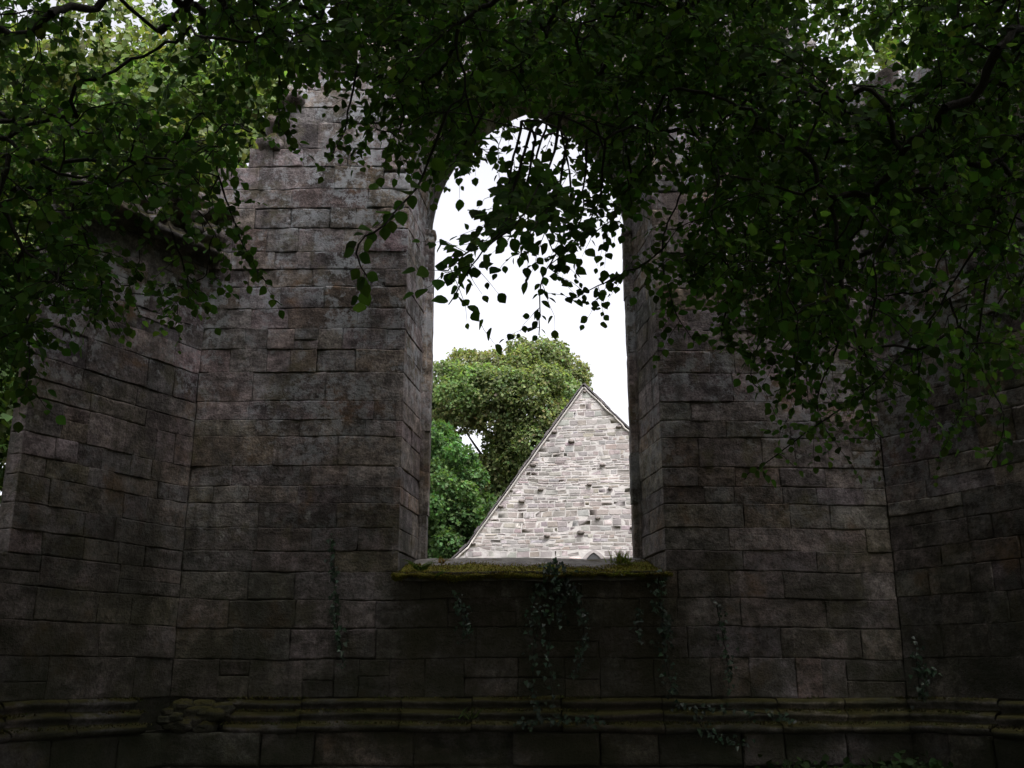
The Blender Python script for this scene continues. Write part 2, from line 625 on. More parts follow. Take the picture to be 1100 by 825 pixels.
    for sgn in (-1, 1):
        rev = MB()
        zt = SPRING if arch else top(c + sgn * (HF + .15))
        zr = [z for z in CR if SILL_Z - .01 <= z <= zt + .05]
        if arch: zr = zr[:-1] + [SPRING] if SPRING - zr[-1] < .12 else zr + [SPRING]

        def jf(b, z, d, sgn=sgn):
            hw = HF + (HI_ - HF) * b / dep
            u = c + sgn * (hw - d)
            Q = np.column_stack([u, z])
            zz = z + .022 * vnoise(Q, .45, 3) + .008 * vnoise(Q, 1.7, 4)
            return mapf(u, zz, -b)
        for z0, z1 in zip(zr[:-1], zr[1:]):
            js = [0, dep] if rng.random() < .55 else [0, dep * rng.uniform(.38, .62), dep]
            for i in range(len(js) - 1):
                def flip(b, z, d, jf=jf): return jf(b, z, d)
                block(rev, flip, (js[i], js[i], js[i + 1], js[i + 1], z0, z1), cell, gap=.004, rnd=.004, off=.004, tilt=.003, rough=.009,
                      bond=(1 if i == 0 else 0, 0), col=rand_col(PAL, PALW, .1) * light_tint)
        # core behind the reveal
        for z0, z1 in zip(zr[:-1], zr[1:]):
            P = np.vstack([jf(np.array([0, dep, dep, 0.]), np.array([z0, z0, z1, z1]), np.full(4, -.03))])
            core.add(P, [[0, 1, 2, 3]], PAL[4])
            P = mapf(c + sgn * np.full(4, HI_ + .02), np.array([z0, z0, z1, z1]), np.array([-dep, BACK, BACK, -dep]))
            core.add(P, [[0, 1, 2, 3]], PAL[4])
        if arch:
            a_end = math.acos((RAD_I - HI_) / RAD_I)
            n = 11

            def af(b, a, d, sgn=sgn):
                r = RAD_F + (RAD_I - RAD_F) * b / dep - d
                cx = c + sgn * (HI_ - RAD_I)
                return mapf(cx + sgn * r * np.cos(a), SPRING + r * np.sin(a), -b)
            for i in range(n):
                a0, a1 = a_end * i / n, a_end * (i + 1) / n
                js = [0, dep] if i % 2 else [0, dep * .53, dep]
                for k in range(len(js) - 1):
                    block(rev, af, (js[k], js[k], js[k + 1], js[k + 1], a0, a1), cell, gap=.004, rnd=.004, off=.004, tilt=.003, rough=.009,
                          bond=(1 if k == 0 else 0, 0), col=rand_col(PAL, PALW, .1) * light_tint)
                core.add(af(np.array([0, dep, dep, 0.]), np.array([a0, a0, a1, a1]), np.full(4, -.03)), [[0, 1, 2, 3]], PAL[4])
                core.add(af(np.array([dep, -BACK, -BACK, dep]), np.array([a0, a0, a1, a1]), np.full(4, -.02)), [[0, 1, 2, 3]], PAL[4])
        rev.build('window_jamb', M_ASH, wall)
    core.build('wall_core', M_MORTAR, wall, smooth=False)
    return wall


def interp(xs, zs):
    return lambda u: float(np.interp(u, xs, zs))


apse = empty('ruined_apse', (0, 11, 0), 'roofless ruined church apse of dark ashlar with one tall pointed window opening', 'ruin')
CL, CRN = np.array([-3.57, 11.0]), np.array([4.13, 11.0])


def map_c(u, z, d):
    return np.column_stack([u, 11.0 - d, z])


def map_l(u, z, d):
    return np.column_stack([CL[0] - .5 * u + .866 * d, CL[1] - .866 * u - .5 * d, z])


def map_r(u, z, d):
    return np.column_stack([CRN[0] + .53 * u - .848 * d, CRN[1] - .848 * u - .53 * d, z])


top_c = interp([-4.2, -3.57, -3.35, -3.0, -2.6, -2.2, -1.8, -1.2, 0, 1.2, 2.3, 2.9, 3.4, 3.8, 4.13, 4.8],
               [6.2, 6.5, 7.3, 7.7, 8.7, 9.0, 10.1, 10.7, 10.9, 10.8, 10.4, 9.9, 9.7, 9.2, 8.7, 8.6])
top_l = interp([-.5, 0, .5, 1.0, 1.6, 2.05, 4.9, 5.4, 7.7], [6.3, 6.3, 6.3, 6.25, 6.2, 6.05, 6.0, 7.0, 7.4])
top_r = interp([-.5, 0, 1.0, 2.25, 5.2, 6, 7.7], [8.6, 8.6, 8.3, 8.0, 7.2, 7.4, 7.6])
CWIN = .2175
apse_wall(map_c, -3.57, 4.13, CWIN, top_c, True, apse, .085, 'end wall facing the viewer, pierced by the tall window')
apse_wall(map_l, 0, 7.6, 2.05 + HF, top_l, False, apse, .10, 'broken side wall under the mossy ledge', .17, HF - .02, -.21, .7)  # last value darkens the jambs: shade put into their colour
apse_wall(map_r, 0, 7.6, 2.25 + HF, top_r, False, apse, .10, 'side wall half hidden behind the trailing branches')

# window shafts: the narrow moulded strip standing in the opening up to its little capital
for sgn in (-1, 1):
    mb = MB()
    zs = [2.86]
    while zs[-1] < 6.9: zs.append(min(zs[-1] + rng.uniform(.45, .8), 7.05))
    prof = np.array([(.03, -.90), (-.02, -.895), (-.03, -.905), (-.036, -.93), (-.045, -.935), (-.085, -.94), (-.095, -.95), (-.098, -1.0), (-.10, -1.12), (.0, -1.12)])
    for z0, z1 in zip(zs[:-1], zs[1:]):
        k = 9
        zz = np.linspace(z0 + .003, z1 - .003, k)
        V = []
        o1, o2 = rng.normal(0, .005, 2)
        for i, z in enumerate(zz):
            e = .006 if i in (0, k - 1) else 0
            for (a, d) in prof:
                w = .004 * rng.normal()
                x = CWIN + sgn * (HI + a * (1 - e * 4) + w * .6 + o1)
                V.append((x, 11.0 - d + w + o2 + e, z))
        V = np.array(V)
        mb.add(V, grid_faces(k, len(prof)), rand_col(PAL, PALW, .08) * 1.15)
    x0 = CWIN + sgn * HI
    cap = []
    for z, e in ((7.0, 0), (7.03, .02), (7.08, .02), (7.1, .0)):
        for (a, d) in prof: cap.append((x0 + sgn * (a - e), 11 - d - e, z))
    mb.add(np.array(cap), grid_faces(4, len(prof)), PAL[2])
    mb.add(np.array(cap)[-len(prof):], [list(range(len(prof)))], PAL[2])
    mb.build('window_shaft', M_ASH, apse)

# sloping sill bed
ny, nx = 26, 90
yy = np.linspace(10.955, 12.42, ny)
mb = MB()
X = np.zeros((ny, nx)); Z = np.zeros((ny, nx))
for i, y in enumerate(yy):
    t = min((y - 10.955) / .99, 1)
    h = HF + (HI - HF) * t + .03
    X[i] = np.linspace(CWIN - h, CWIN + h, nx)
    Z[i] = 2.60 + .29 * t ** 1.1 - (.05 if y > 12.2 else 0)
Y = np.repeat(yy[:, None], nx, 1)
PP = np.column_stack([X.ravel(), Y.ravel()])
Z += (.03 * fbm(PP, 2.2, 41, 4)).reshape(Z.shape)
Z += np.where(Y < 11.0, -.05, 0)
V = np.column_stack([X.ravel(), Y.ravel(), Z.ravel()])
mb.add(V, grid_faces(ny, nx))
fr = V[:nx].copy(); fr[:, 2] = 2.56; fr[:, 1] = 10.97
mb.add(np.vstack([V[:nx], fr]), grid_faces(2, nx))
mb.build('window_sill', M_SILL, apse)


def sill_z(x, y):
    t = np.clip((y - 10.955) / .99, 0, 1)
    return 2.60 + .29 * t ** 1.1 + .03 * fbm(np.column_stack([x, y]), 2.2, 41, 4)


# string course and plinth along the foot of the three walls
PROF = np.array([(-.02, 1.345), (.045, 1.335), (.075, 1.31), (.075, 1.285), (.05, 1.265), (.035, 1.24), (.05, 1.225), (.105, 1.215), (.135, 1.195), (.14, 1.17),
                 (.115, 1.15), (.10, 1.125), (.12, 1.11), (.20, 1.095), (.235, 1.075), (.235, 1.045), (.21, 1.02), (.185, 1.01)])


def course(mapf, segs, dd=0.0):
    mb = MB()
    for (a, b) in segs:
        n = max(4, int((b - a) / .05))
        sh = rng.normal(0, .012)
        er = rng.uniform(.3, 1.0)
        us = np.linspace(a + .006, b - .006, n)
        V = []
        for i, u in enumerate(us):
            q = np.column_stack([np.full(len(PROF), u), PROF[:, 1] * 3])
            dn = .02 * er * fbm(q, 4.5, 71, 3) - .03 * np.clip(fbm(q, 2.0, 77, 2) - .1, 0, 1)
            e = .02 if i in (0, n - 1) else 0
            V.append(mapf(np.full(len(PROF), u), PROF[:, 1] + sh + .012 * vnoise(q, 2, 79), PROF[:, 0] + dn - e + dd))
        mb.add(np.vstack(V), grid_faces(n, len(PROF)), rand_col(PAL, PALW))
    return mb


def segs(a, b):
    js = split_span(a, b, .6, 1.3)
    return list(zip(js[:-1], js[1:]))


for mapf, sg, dd in ((map_c, segs(-2.95, -1.15), -.01), (map_c, segs(-1.15, 4.1), .03), (map_l, segs(.45, 5.0), .0), (map_r, segs(.02, 5.0), .0)):
    course(mapf, sg, dd).build('string_course', M_MOSSY, apse)
mb = MB()
core = MB()
for mapf, a, b in ((map_c, -3.55, 4.1), (map_l, .02, 6.0), (map_r, .02, 6.0)):
    zs = [-.05, .3, .68, 1.02]

    def pf(u, z, d, mapf=mapf): return mapf(u, z, d + .17 + .03 * vnoise(np.column_stack([u, z]), 1.1, 5))
    for z0, z1 in zip(zs[:-1], zs[1:]):
        js = split_span(a, b, .4, 1.1)
        for x0, x1 in zip(js[:-1], js[1:]):
            block(mb, pf, (x0, x0, x1, x1, z0, z1), .11, rough=.02, off=.02, col=rand_col(PAL, PALW) * .8)
    core.add(mapf(np.array([a, b, b, a]), np.array([-.1, -.1, 1.03, 1.03]), np.full(4, .11)), [[0, 1, 2, 3]], PAL[4])
    core.add(mapf(np.array([a, b, b, a]), np.full(4, 1.03), np.array([.13, .13, -.02, -.02])), [[0, 1, 2, 3]], PAL[4])
pl = mb.build('plinth', M_ASH, apse)
core.build('wall_core', M_MORTAR, pl, smooth=False)


def lump(mb, c, r, col, seed, squash=(1, 1, .7), n=12):
    th = np.linspace(0, np.pi, n)
    ph = np.linspace(0, 2 * np.pi, 2 * n, endpoint=False)
    A, B = np.meshgrid(th, ph, indexing='ij')
    D = np.stack([np.sin(A) * np.cos(B), np.sin(A) * np.sin(B), np.cos(A)], -1).reshape(-1, 3)
    box = D / (np.abs(D) ** 4).sum(1)[:, None] ** .25
    D = D * .45 + box * .55
    P = D * np.array(squash) * r * (1 + .38 * fbm(D + seed * 3.1, 1.9, seed, 4))[:, None] + c
    mb.add(P, grid_faces(n, 2 * n, True), col)


# the eroded corner at the foot of the wall
mb = MB()
for k in range(26):
    u = rng.uniform(-3.6, -2.95)
    lump(mb, np.array([u, 10.93 - .08 * rng.random() - max(0, -3.3 - u) * .5, rng.uniform(1.04, 1.30)]), rng.uniform(.05, .11), rand_col(PAL, PALW) * .8, k, (1.2, .8, .7), 14)
mb.build('rubble_stone', M_MOSSY, apse)

# mossy ledge on the broken side wall, rubble above it
mb = MB()
us = np.linspace(-.05, 2.0, 44)
led = np.array([(-.2, 6.33), (.05, 6.33), (.20, 6.325), (.25, 6.315), (.25, 6.265), (.22, 6.245), (.05, 6.24), (-.2, 6.24)])
V = []
for u in us:
    q = np.column_stack([np.full(len(led), u), led[:, 1] * 4])
    brk = .12 * max(0, vnoise(np.array([[u, 0.]]), 3, 5)[0])
    V.append(map_l(np.full(len(led), u), led[:, 1] + .02 * fbm(q, 3, 31, 2) + (.02 if u > 1.1 else 0), led[:, 0] * (1 - brk) + .03 * fbm(q, 4, 33, 3)))
mb.add(np.vstack(V), grid_faces(len(us), len(led)), PAL[4])
ledge = mb.build('ledge', M_MOSSY, apse)
ledge['label'] = 'thin projecting stone ledge edged with moss'
mb = MB()
for k in range(120):
    u = rng.uniform(-.1, 2.0)
    zt = 6.36 + (.75 if u < .8 else .35) * rng.random() * (1.1 - .35 * u)
    lump(mb, map_l(np.array([u]), np.array([zt]), np.array([rng.uniform(-.3, .06)]))[0], rng.uniform(.07, .14), rand_col(PAL, PALW), k + 40, n=8)
mb.build('rubble_core', M_MOSSY, apse)
heaps = [MB(), MB()]
for k in range(170):
    u = rng.uniform(-3.55, 4.1)
    zt = top_c(u)
    if zt > 10.3: continue
    mb = heaps[u > 0]
    lump(mb, np.array([u, 11.0 + rng.uniform(.0, 1.2), zt + rng.uniform(-.05, .12)]), rng.uniform(.09, .2), rand_col(PAL, PALW), k + 200, n=8)
for mb in heaps: mb.build('broken_wall_top', M_MOSSY, apse)

# ------------------------------------------------------------------ leaves
HEX = np.array([(0, 0), (.26, -.45), (.66, -.40), (1.0, 0), (.66, .40), (.26, .45)])
ROUND = np.array([(0, 0), (.12, -.25), (.36, -.43), (.62, -.40), (.84, -.20), (1.04, 0), (.84, .20), (.62, .40), (.36, .43), (.12, .25)])
DIAM = np.array([(0, 0), (.5, -.42), (1.0, 0), (.5, .42)])
IVY = np.array([(0, 0), (-.12, -.35), (.12, -.50), (.40, -.34), (1.0, 0), (.40, .34), (.12, .50), (-.12, .35)])


def leaves(mb, base, D, Nn, size, shape, width=1.0, fold=.22, curl=.12, col=(1, 1, 1), cvar=.25):
    """leaf blades: each half is one polygon folded along the midrib"""
    n = len(base)
    if n == 0: return
    D = nrm(D)
    S = nrm(np.cross(Nn, D))
    Nn = np.cross(D, S)
    k = len(shape)
    a, b = shape[:, 0], shape[:, 1] * width
    sz = np.broadcast_to(np.asarray(size, float), (n,))[:, None, None]
    lift = (np.abs(b) * fold)[None, :, None] - (a ** 2 * curl)[None, :, None]
    V = base[:, None] + sz * (a[None, :, None] * D[:, None] + b[None, :, None] * S[:, None] + lift * Nn[:, None])
    h = k // 2
    f1 = list(range(0, h + 1))
    f2 = [0] + list(range(h, k))
    off = (np.arange(n) * k)[:, None]
    c = np.clip(1 + cvar * rng.normal(0, 1, (n, 1)), .35, 1.9) * (1 + .10 * rng.normal(0, 1, (n, 3))) * np.asarray(col)
    C = np.repeat(np.clip(c, .05, 3), k, 0)
    mb.v.append(V.reshape(-1, 3)); mb.c.append(C)
    for f in (f1, f2):
        F = off + np.array(f)[None]
        mb.li.append((F + mb.n).ravel()); mb.lt.append(np.full(n, len(f), np.int64))
    mb.n += n * k


def rand_dir(n):
    return nrm(rng.normal(0, 1, (n, 3)))


def twig_leaves(mb, wood, p0, d, length, n, size, shape, droop=.35, sprawl=.42, tr=.0035, face=(0, 0, 0)):
    """one leafy twig: alternate leaves on a drooping stem"""
    t = np.linspace(0, 1, 5)[:, None]
    d = d / (np.linalg.norm(d) + 1e-9)
    pts = p0 + d * t * length + np.array([0, 0, -1.0]) * droop * length * t ** 2 + rng.normal(0, .04 * length, (5, 3)) * t
    if wood is not None: tube(wood, pts, np.linspace(tr, tr * .35, 5), 3)
    s = np.linspace(.12, 1.0, n) + rng.normal(0, .03, n)
    s = np.clip(s, .05, 1)
    base = np.column_stack([np.interp(s, t[:, 0], pts[:, k]) for k in range(3)])
    T = nrm(np.column_stack([np.interp(s, t[:, 0], np.gradient(pts[:, k])) for k in range(3)]))
    side = np.where(np.arange(n) % 2, 1., -1.)[:, None]
    up = nrm(np.array([0, -.45, .85]) + rng.normal(0, .45, 3))
    lat = nrm(np.cross(T, up) + 1e-6)
    D = nrm(T * .55 + lat * side * .9 + np.array([0, 0, -.35]) + rng.normal(0, .3, (n, 3)))
    D[-1] = T[-1]
    Nn = nrm(up[None] * .9 + np.asarray(face) + rng.normal(0, sprawl, (n, 3)))
    leaves(mb, base + D * size * .18, D, Nn, size * rng.uniform(.5, 1.25, n), shape, cvar=.34)


# ------------------------------------------------------------------ the two trees that overhang the place
DENS = """8 5 3 6 7 8 6 9 9 9 9 7 7 9 9 9 9 5 6 8 9 9
8 4 3 5 6 8 9 9 9 9 9 8 8 9 9 9 9 5 3 7 9 9
8 4 3 4 3 8 8 7 9 9 9 9 9 9 9 9 9 8 3 5 9 9
8 6 4 4 3 5 3 3 8 9 9 9 9 9 9 9 9 9 6 5 9 9
8 7 6 6 5 4 1 2 8 9 7 6 7 9 9 9 9 9 9 8 9 9
8 7 7 7 7 6 2 4 7 9 6 4 6 9 8 9 9 9 9 9 9 8
8 7 7 8 7 3 0 1 4 8 5 3 6 9 4 9 9 9 9 9 8 8
9 8 7 8 6 1 0 0 1 3 1 2 3 5 2 9 9 9 9 9 8 8
9 7 6 5 5 1 0 0 0 0 0 0 0 2 2 8 9 9 8 8 7 7
9 7 5 3 5 2 0 0 0 0 0 0 0 0 3 8 9 8 7 6 6 7
9 8 4 2 3 3 0 0 0 0 0 0 0 0 5 8 8 8 6 5 4 7
9 8 6 4 2 3 0 0 0 0 0 0 0 0 6 8 8 8 6 4 3 6
9 8 6 6 2 0 0 0 0 0 0 0 0 0 5 7 8 7 6 3 3 6
8 6 3 4 1 0 0 0 0 0 0 0 0 0 3 5 7 7 5 3 3 6
8 3 1 1 0 0 0 0 0 0 0 0 0 0 1 2 5 6 4 3 3 6
7 1 0 0 0 0 0 0 0 0 0 0 0 0 0 0 4 4 4 3 3 5
4 0 0 0 0 0 0 0 0 0 0 0 0 0 0 0 3 3 4 3 3 4
2 0 0 0 0 0 0 0 0 0 0 0 0 0 0 0 2 3 3 3 3 3
0 0 0 0 0 0 0 0 0 0 0 0 0 0 0 0 1 3 2 2 2 2
0 0 0 0 0 0 0 0 0 0 0 0 0 0 0 0 1 1 1 2 1 1
0 0 0 0 0 0 0 0 0 0 0 0 0 0 0 0 0 1 0 1 0 0"""
DENS = np.array([[int(c) for c in r.split()] for r in DENS.splitlines()], float) / 9


def dens(px, py):
    """how leafy each sight line is (read off the photograph); the leaves get real depth along it"""
    x = np.clip(px / 50 - .5, 0, DENS.shape[1] - 1.001)
    y = np.clip(py / 25 - .5, 0, DENS.shape[0] - 1.001)
    i, j = np.floor(y).astype(int), np.floor(x).astype(int)
    fy, fx = y - i, x - j
    v = DENS[i, j] * (1 - fy) * (1 - fx) + DENS[i + 1, j] * fy * (1 - fx) + DENS[i, j + 1] * (1 - fy) * fx + DENS[i + 1, j + 1] * fy * fx
    return np.where(py > DENS.shape[0] * 25, 0, v)


def clear_of_walls(P, m=.45):
    a = (P[:, 0] - CL[0]) * .866 + (P[:, 1] - CL[1]) * -.5
    b = (P[:, 0] - CRN[0]) * -.848 + (P[:, 1] - CRN[1]) * -.53
    return (a > m) & (b > m) & (P[:, 1] < 11 - m)


def canopy_points(n_in, n_out):
    ins, outs = [], []
    while sum(map(len, ins)) < n_in:
        P = rng.uniform([-6.5, 5.6, 3.0], [6.5, 9.9, 10.8], (60000, 3))
        px, py, dep = project(P)
        ok = (px > -150) & (px < 1250) & (py > -150) & (py < 530) & clear_of_walls(P)
        P, px, py, dep = P[ok], px[ok], py[ok], dep[ok]
        d = dens(px, py)
        c = fbm(P, .8, 91, 2) + .5 * vnoise(P, 2.2, 95)
        p = d * np.clip((c * .9 + d * 1.75 - .85) * 2.2, 0, 1) * (dep / 10) ** .5
        ins.append(P[rng.random(len(P)) < p * .4])
    ins = np.vstack(ins)
    ins = ins[rng.permutation(len(ins))[:n_in]]
    while sum(map(len, outs)) < n_out:
        P = rng.uniform([-11, -10, 3.2], [11, 9.6, 12.5], (40000, 3))  # unseen part of the crowns, spread and thickened to keep light off the walls
        px, py, dep = project(P)
        hid = (dep < .3) | (px < -330) | (px > 1430) | (py < -320)
        dome = (P[:, 2] > 5.2 + 1.2 * vnoise(P, .3, 12)) | (P[:, 1] < -5.5) | ((np.abs(P[:, 0]) > 6.5) & (P[:, 1] < 6))
        ok = hid & dome & clear_of_walls(P, .5) & (np.linalg.norm(P - EYE, axis=1) > 3.5) & (dep < 10)
        outs.append(P[ok])
    outs = np.vstack(outs)
    return ins, outs[rng.permutation(len(outs))[:n_out]]


# drooping sprays traced in depth: (points px, py), distance, leaf length, leaves on the main stem, side twigs
SPRAYS = [
    (True, [(606, 120), (585, 185), (560, 238), (522, 272), (482, 327)], 4.6, .074, 17, 11),
    (True, [(600, 125), (612, 200), (604, 258), (582, 300), (580, 360)], 6.4, .066, 22, 14),
    (True, [(650, 150), (640, 215), (612, 262), (590, 285)], 6.0, .068, 16, 11),
    (True, [(716, 262), (690, 285), (655, 302), (612, 322)], 6.6, .062, 15, 7),
    (True, [(560, 130), (545, 190), (548, 240), (540, 268)], 5.4, .076, 13, 10),
    (True, [(590, 120), (575, 180), (580, 230), (600, 275)], 5.8, .072, 15, 12),
    (True, [(700, 170), (672, 205), (645, 240), (628, 252)], 6.2, .066, 14, 9),
    (True, [(480, 120), (456, 188), (420, 243), (392, 262), (400, 304)], 4.7, .080, 13, 3),
    (True, [(520, 120), (495, 160), (478, 188)], 5.6, .078, 9, 5),
    (True, [(640, 130), (650, 175), (662, 215)], 6.6, .065, 10, 8),
    (True, [(570, 140), (552, 200), (535, 250), (500, 268), (474, 290)], 4.9, .072, 16, 11),
    (True, [(610, 150), (598, 210), (572, 250), (556, 282)], 5.2, .070, 15, 12),
    (True, [(575, 150), (566, 195), (556, 225)], 5.6, .070, 12, 12),
    (True, [(630, 150), (625, 200), (622, 240), (606, 262)], 6.2, .070, 14, 12),
    (True, [(500, 100), (512, 150), (506, 186)], 6.0, .075, 12, 9),
    (True, [(668, 140), (680, 190), (676, 232)], 6.6, .068, 12, 9),
    (True, [(790, 300), (775, 350), (778, 372)], 7.2, .068, 12, 8),
    (True, [(860, 330), (850, 400), (862, 440)], 7.2, .066, 14, 8),
    (True, [(735, 200), (712, 260), (720, 330), (745, 372)], 7.4, .070, 18, 10),
    (True, [(820, 290), (822, 350), (806, 400), (816, 418)], 7.4, .066, 18, 8),
    (True, [(1062, 250), (1000, 345), (930, 420), (850, 480), (800, 515)], 6.8, .062, 30, 14),
    (True, [(1000, 345), (985, 400), (990, 450)], 6.9, .062, 14, 7),
    (True, [(900, 370), (880, 430), (893, 470)], 7.2, .062, 14, 7),
    (True, [(1060, 300), (1050, 380), (1075, 450), (1060, 500)], 6.6, .062, 16, 8),
    (True, [(940, 320), (926, 400), (945, 470)], 7.0, .064, 16, 10),
    (True, [(1020, 320), (1032, 410), (1010, 485)], 6.8, .064, 16, 10),
    (True, [(900, 300), (868, 360), (838, 425)], 7.2, .064, 16, 10),
    (False, [(385, 70), (372, 120), (357, 172)], 6.2, .066, 14, 8),
    (False, [(235, 190), (258, 250), (286, 302)], 6.8, .070, 16, 8),
    (False, [(185, 250), (200, 290), (205, 326)], 6.4, .070, 12, 7),
    (False, [(300, 60), (298, 110), (300, 140)], 6.6, .068, 12, 8),
    (False, [(90, 250), (110, 310), (105, 345)], 6.4, .070, 14, 8),
    (False, [(20, 300), (30, 370), (24, 420)], 6.2, .072, 14, 8),
]


def poly3(pts, Y):
    return np.array([at(x, y, Y + .25 * math.sin(i * 1.9)) for i, (x, y) in enumerate(pts)])


IN_P, OUT_P = canopy_points(4600, 3700)


def overhanging_tree(label, limbs, trunk, mask_in, mask_out, sprays):
    root = empty('overhanging_tree', (trunk[0][0], trunk[0][1], 0), label, 'tree', 'trees overhanging the ruin')
    tp = smooth_path(trunk, .25)
    nodes, parent, rad0 = [], [], []
    for i, p in enumerate(tp):
        nodes.append(p); parent.append(i - 1); rad0.append(.26 - .14 * i / len(tp))
    for L in limbs:
        P = smooth_path(L, .3)
        k0 = int(np.argmin([np.linalg.norm(P[0] - q) for q in nodes]))
        for i, p in enumerate(P):
            nodes.append(p + rng.normal(0, .03, 3)); parent.append(k0 if i == 0 else len(nodes) - 2)
            rad0.append(.045 * (1 - .7 * i / len(P)))
    nseed = len(nodes)
    A = np.vstack([IN_P[mask_in], OUT_P[mask_out], np.array([poly3(s[1], s[2])[0] for s in sprays])])
    n_in, n_out = int(mask_in.sum()), int(mask_out.sum())
    pos = np.vstack([nodes, A])
    n = len(pos)
    par = np.full(n, -1)
    par[:nseed] = parent
    path = np.zeros(n)
    best = np.full(n, 1e9)
    bp = np.full(n, -1)
    done = np.zeros(n, bool)
    done[:nseed] = True
    for k in range(nseed):
        if parent[k] >= 0: path[k] = path[parent[k]] + np.linalg.norm(pos[k] - pos[parent[k]])
        c = np.linalg.norm(pos - pos[k], axis=1) + .12 * path[k]
        up = c < best
        best[up] = c[up]; bp[up] = k
    order = []
    best[done] = 1e9
    for _ in range(n - nseed):
        k = int(np.argmin(best))
        done[k] = True
        par[k] = bp[k]
        path[k] = path[par[k]] + np.linalg.norm(pos[k] - pos[par[k]])
        order.append(k)
        c = np.linalg.norm(pos - pos[k], axis=1) + .12 * path[k]
        up = (c < best) & ~done
        best[up] = c[up]; bp[up] = k
        best[k] = 1e9
    cnt = np.ones(n)
    for k in reversed(order): cnt[par[k]] += cnt[k]
    wood, fol = MB(), MB()
    tr = MB()
    tube(tr, tp, np.array(rad0[:len(tp)]) * (1 + .5 * np.exp(-np.arange(len(tp)) * .8)), 14, rough=.04)
    tr.build('trunk', M_BARK, root)
    for k in range(len(tp), nseed):
        a = pos[par[k]]
        tube(wood, np.array([a, (a + pos[k]) / 2, pos[k]]), [rad0[k] * 1.1, rad0[k] * 1.05, rad0[k]], 7)
    for k in order:
        a, b = pos[par[k]], pos[k]
        L = np.linalg.norm(b - a)
        r1 = min(.0036 * cnt[k] ** .42, .03)
        r0 = min(r1 * 1.15, .034)
        m1 = a + (b - a) * .35 + rng.normal(0, .05 * L, 3) + [0, 0, .06 * L]
        m2 = a + (b - a) * .7 + rng.normal(0, .04 * L, 3) + [0, 0, .05 * L]
        tube(wood, np.array([a, m1, m2, b]), [r0, (r0 * 2 + r1) / 3, (r0 + 2 * r1) / 3, r1], 4 if r1 < .012 else 6)
    for j in range(n_in + n_out):
        k = nseed + j
        d0 = pos[k] - pos[par[k]]
        d0 = d0 / (np.linalg.norm(d0) + 1e-9)
        if j < n_in:
            for _ in range(2):
                d = d0 * .5 + rng.normal(0, .6, 3) + [0, 0, -.15]
                twig_leaves(fol, wood, pos[k], d, rng.uniform(.2, .36), int(rng.integers(7, 11)), .074, HEX)
        else:
            for _ in range(3):
                d = d0 * .3 + rng.normal(0, .7, 3)
                twig_leaves(fol, None, pos[k], d, rng.uniform(.5, .9), 11, .22, DIAM)
    wood.build('branches', M_BARK, root)
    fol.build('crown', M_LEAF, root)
    for (_, pts, Y, size, nl, ns) in sprays:
        st, lf = MB(), MB()
        P = smooth_path(poly3(pts, Y), .05)
        P[1:-1] += np.cumsum(rng.normal(0, .004, P[1:-1].shape), 0)
        tube(st, P, np.linspace(.009, .0035, len(P)), 4)
        nl = int(nl * 1.5)
        s = np.linspace(.15, .99, nl)
        idx = (s * (len(P) - 1)).astype(int)
        T = nrm(np.gradient(P, axis=0))[idx]
        side = np.where(np.arange(nl) % 2, 1., -1.)[:, None]
        lat = nrm(np.cross(T, np.array([0, .6, .8])) + rng.normal(0, .2, (nl, 3)))
        D = nrm(T * .6 + lat * side + np.array([0, 0, -.35]) + rng.normal(0, .2, (nl, 3)))
        Nn = nrm(np.array([0, -.8, .4]) + rng.normal(0, .42, (nl, 3)))
        leaves(lf, P[idx] + D * size * .2, D, Nn, size * rng.uniform(.65, 1.2, nl), ROUND)
        for k in np.linspace(.2, .95, ns):
            i = int(k * (len(P) - 1))
            t = nrm(P[min(i + 1, len(P) - 1)] - P[i - 1])
            d = t * .5 + nrm(np.cross(t, [0, .5, .8])) * rng.choice([-1, 1]) * .8 + rng.normal(0, .3, 3)
            twig_leaves(lf, st, P[i], d, rng.uniform(.14, .32), int(rng.integers(4, 8)), size * .92, ROUND, sprawl=.5, tr=.003, face=(0, -1.1, .1))
        b = st.build('hanging_branch', M_BARK, root)
        lf.build('leaves', M_LEAF, b)
    return root


side_in = IN_P[:, 0] < -1.2 + .5 * vnoise(IN_P, .7, 6)
side_out = OUT_P[:, 0] < 0
overhanging_tree('leafy tree whose boughs hang over the broken side wall with the mossy ledge',
                 [[(-6.7, 2.4, 5.2), (-5.2, 4.2, 6.6), (-3.9, 5.8, 7.1), (-2.9, 7.2, 6.6)],
                  [(-6.6, 2.5, 4.4), (-5.6, 4.4, 5.4), (-4.6, 6.0, 5.6)],
                  [(-6.6, 2.5, 6.5), (-4.2, 1.0, 8.6), (-1.4, -1.5, 9.6)],
                  [(-6.6, 2.5, 5.5), (-6.6, -1.0, 7.2), (-5.0, -5.0, 8.0)],
                  [(-6.4, 2.7, 7.0), (-4.0, 4.4, 8.8), (-1.6, 6.0, 9.2)]],
                 [(-7.2, 2.0, -.1), (-6.9, 2.2, 2.5), (-6.7, 2.4, 5.0), (-6.4, 2.7, 8.0), (-6.2, 2.8, 10.0)],
                 side_in, side_out, [s for s in SPRAYS if not s[0]])
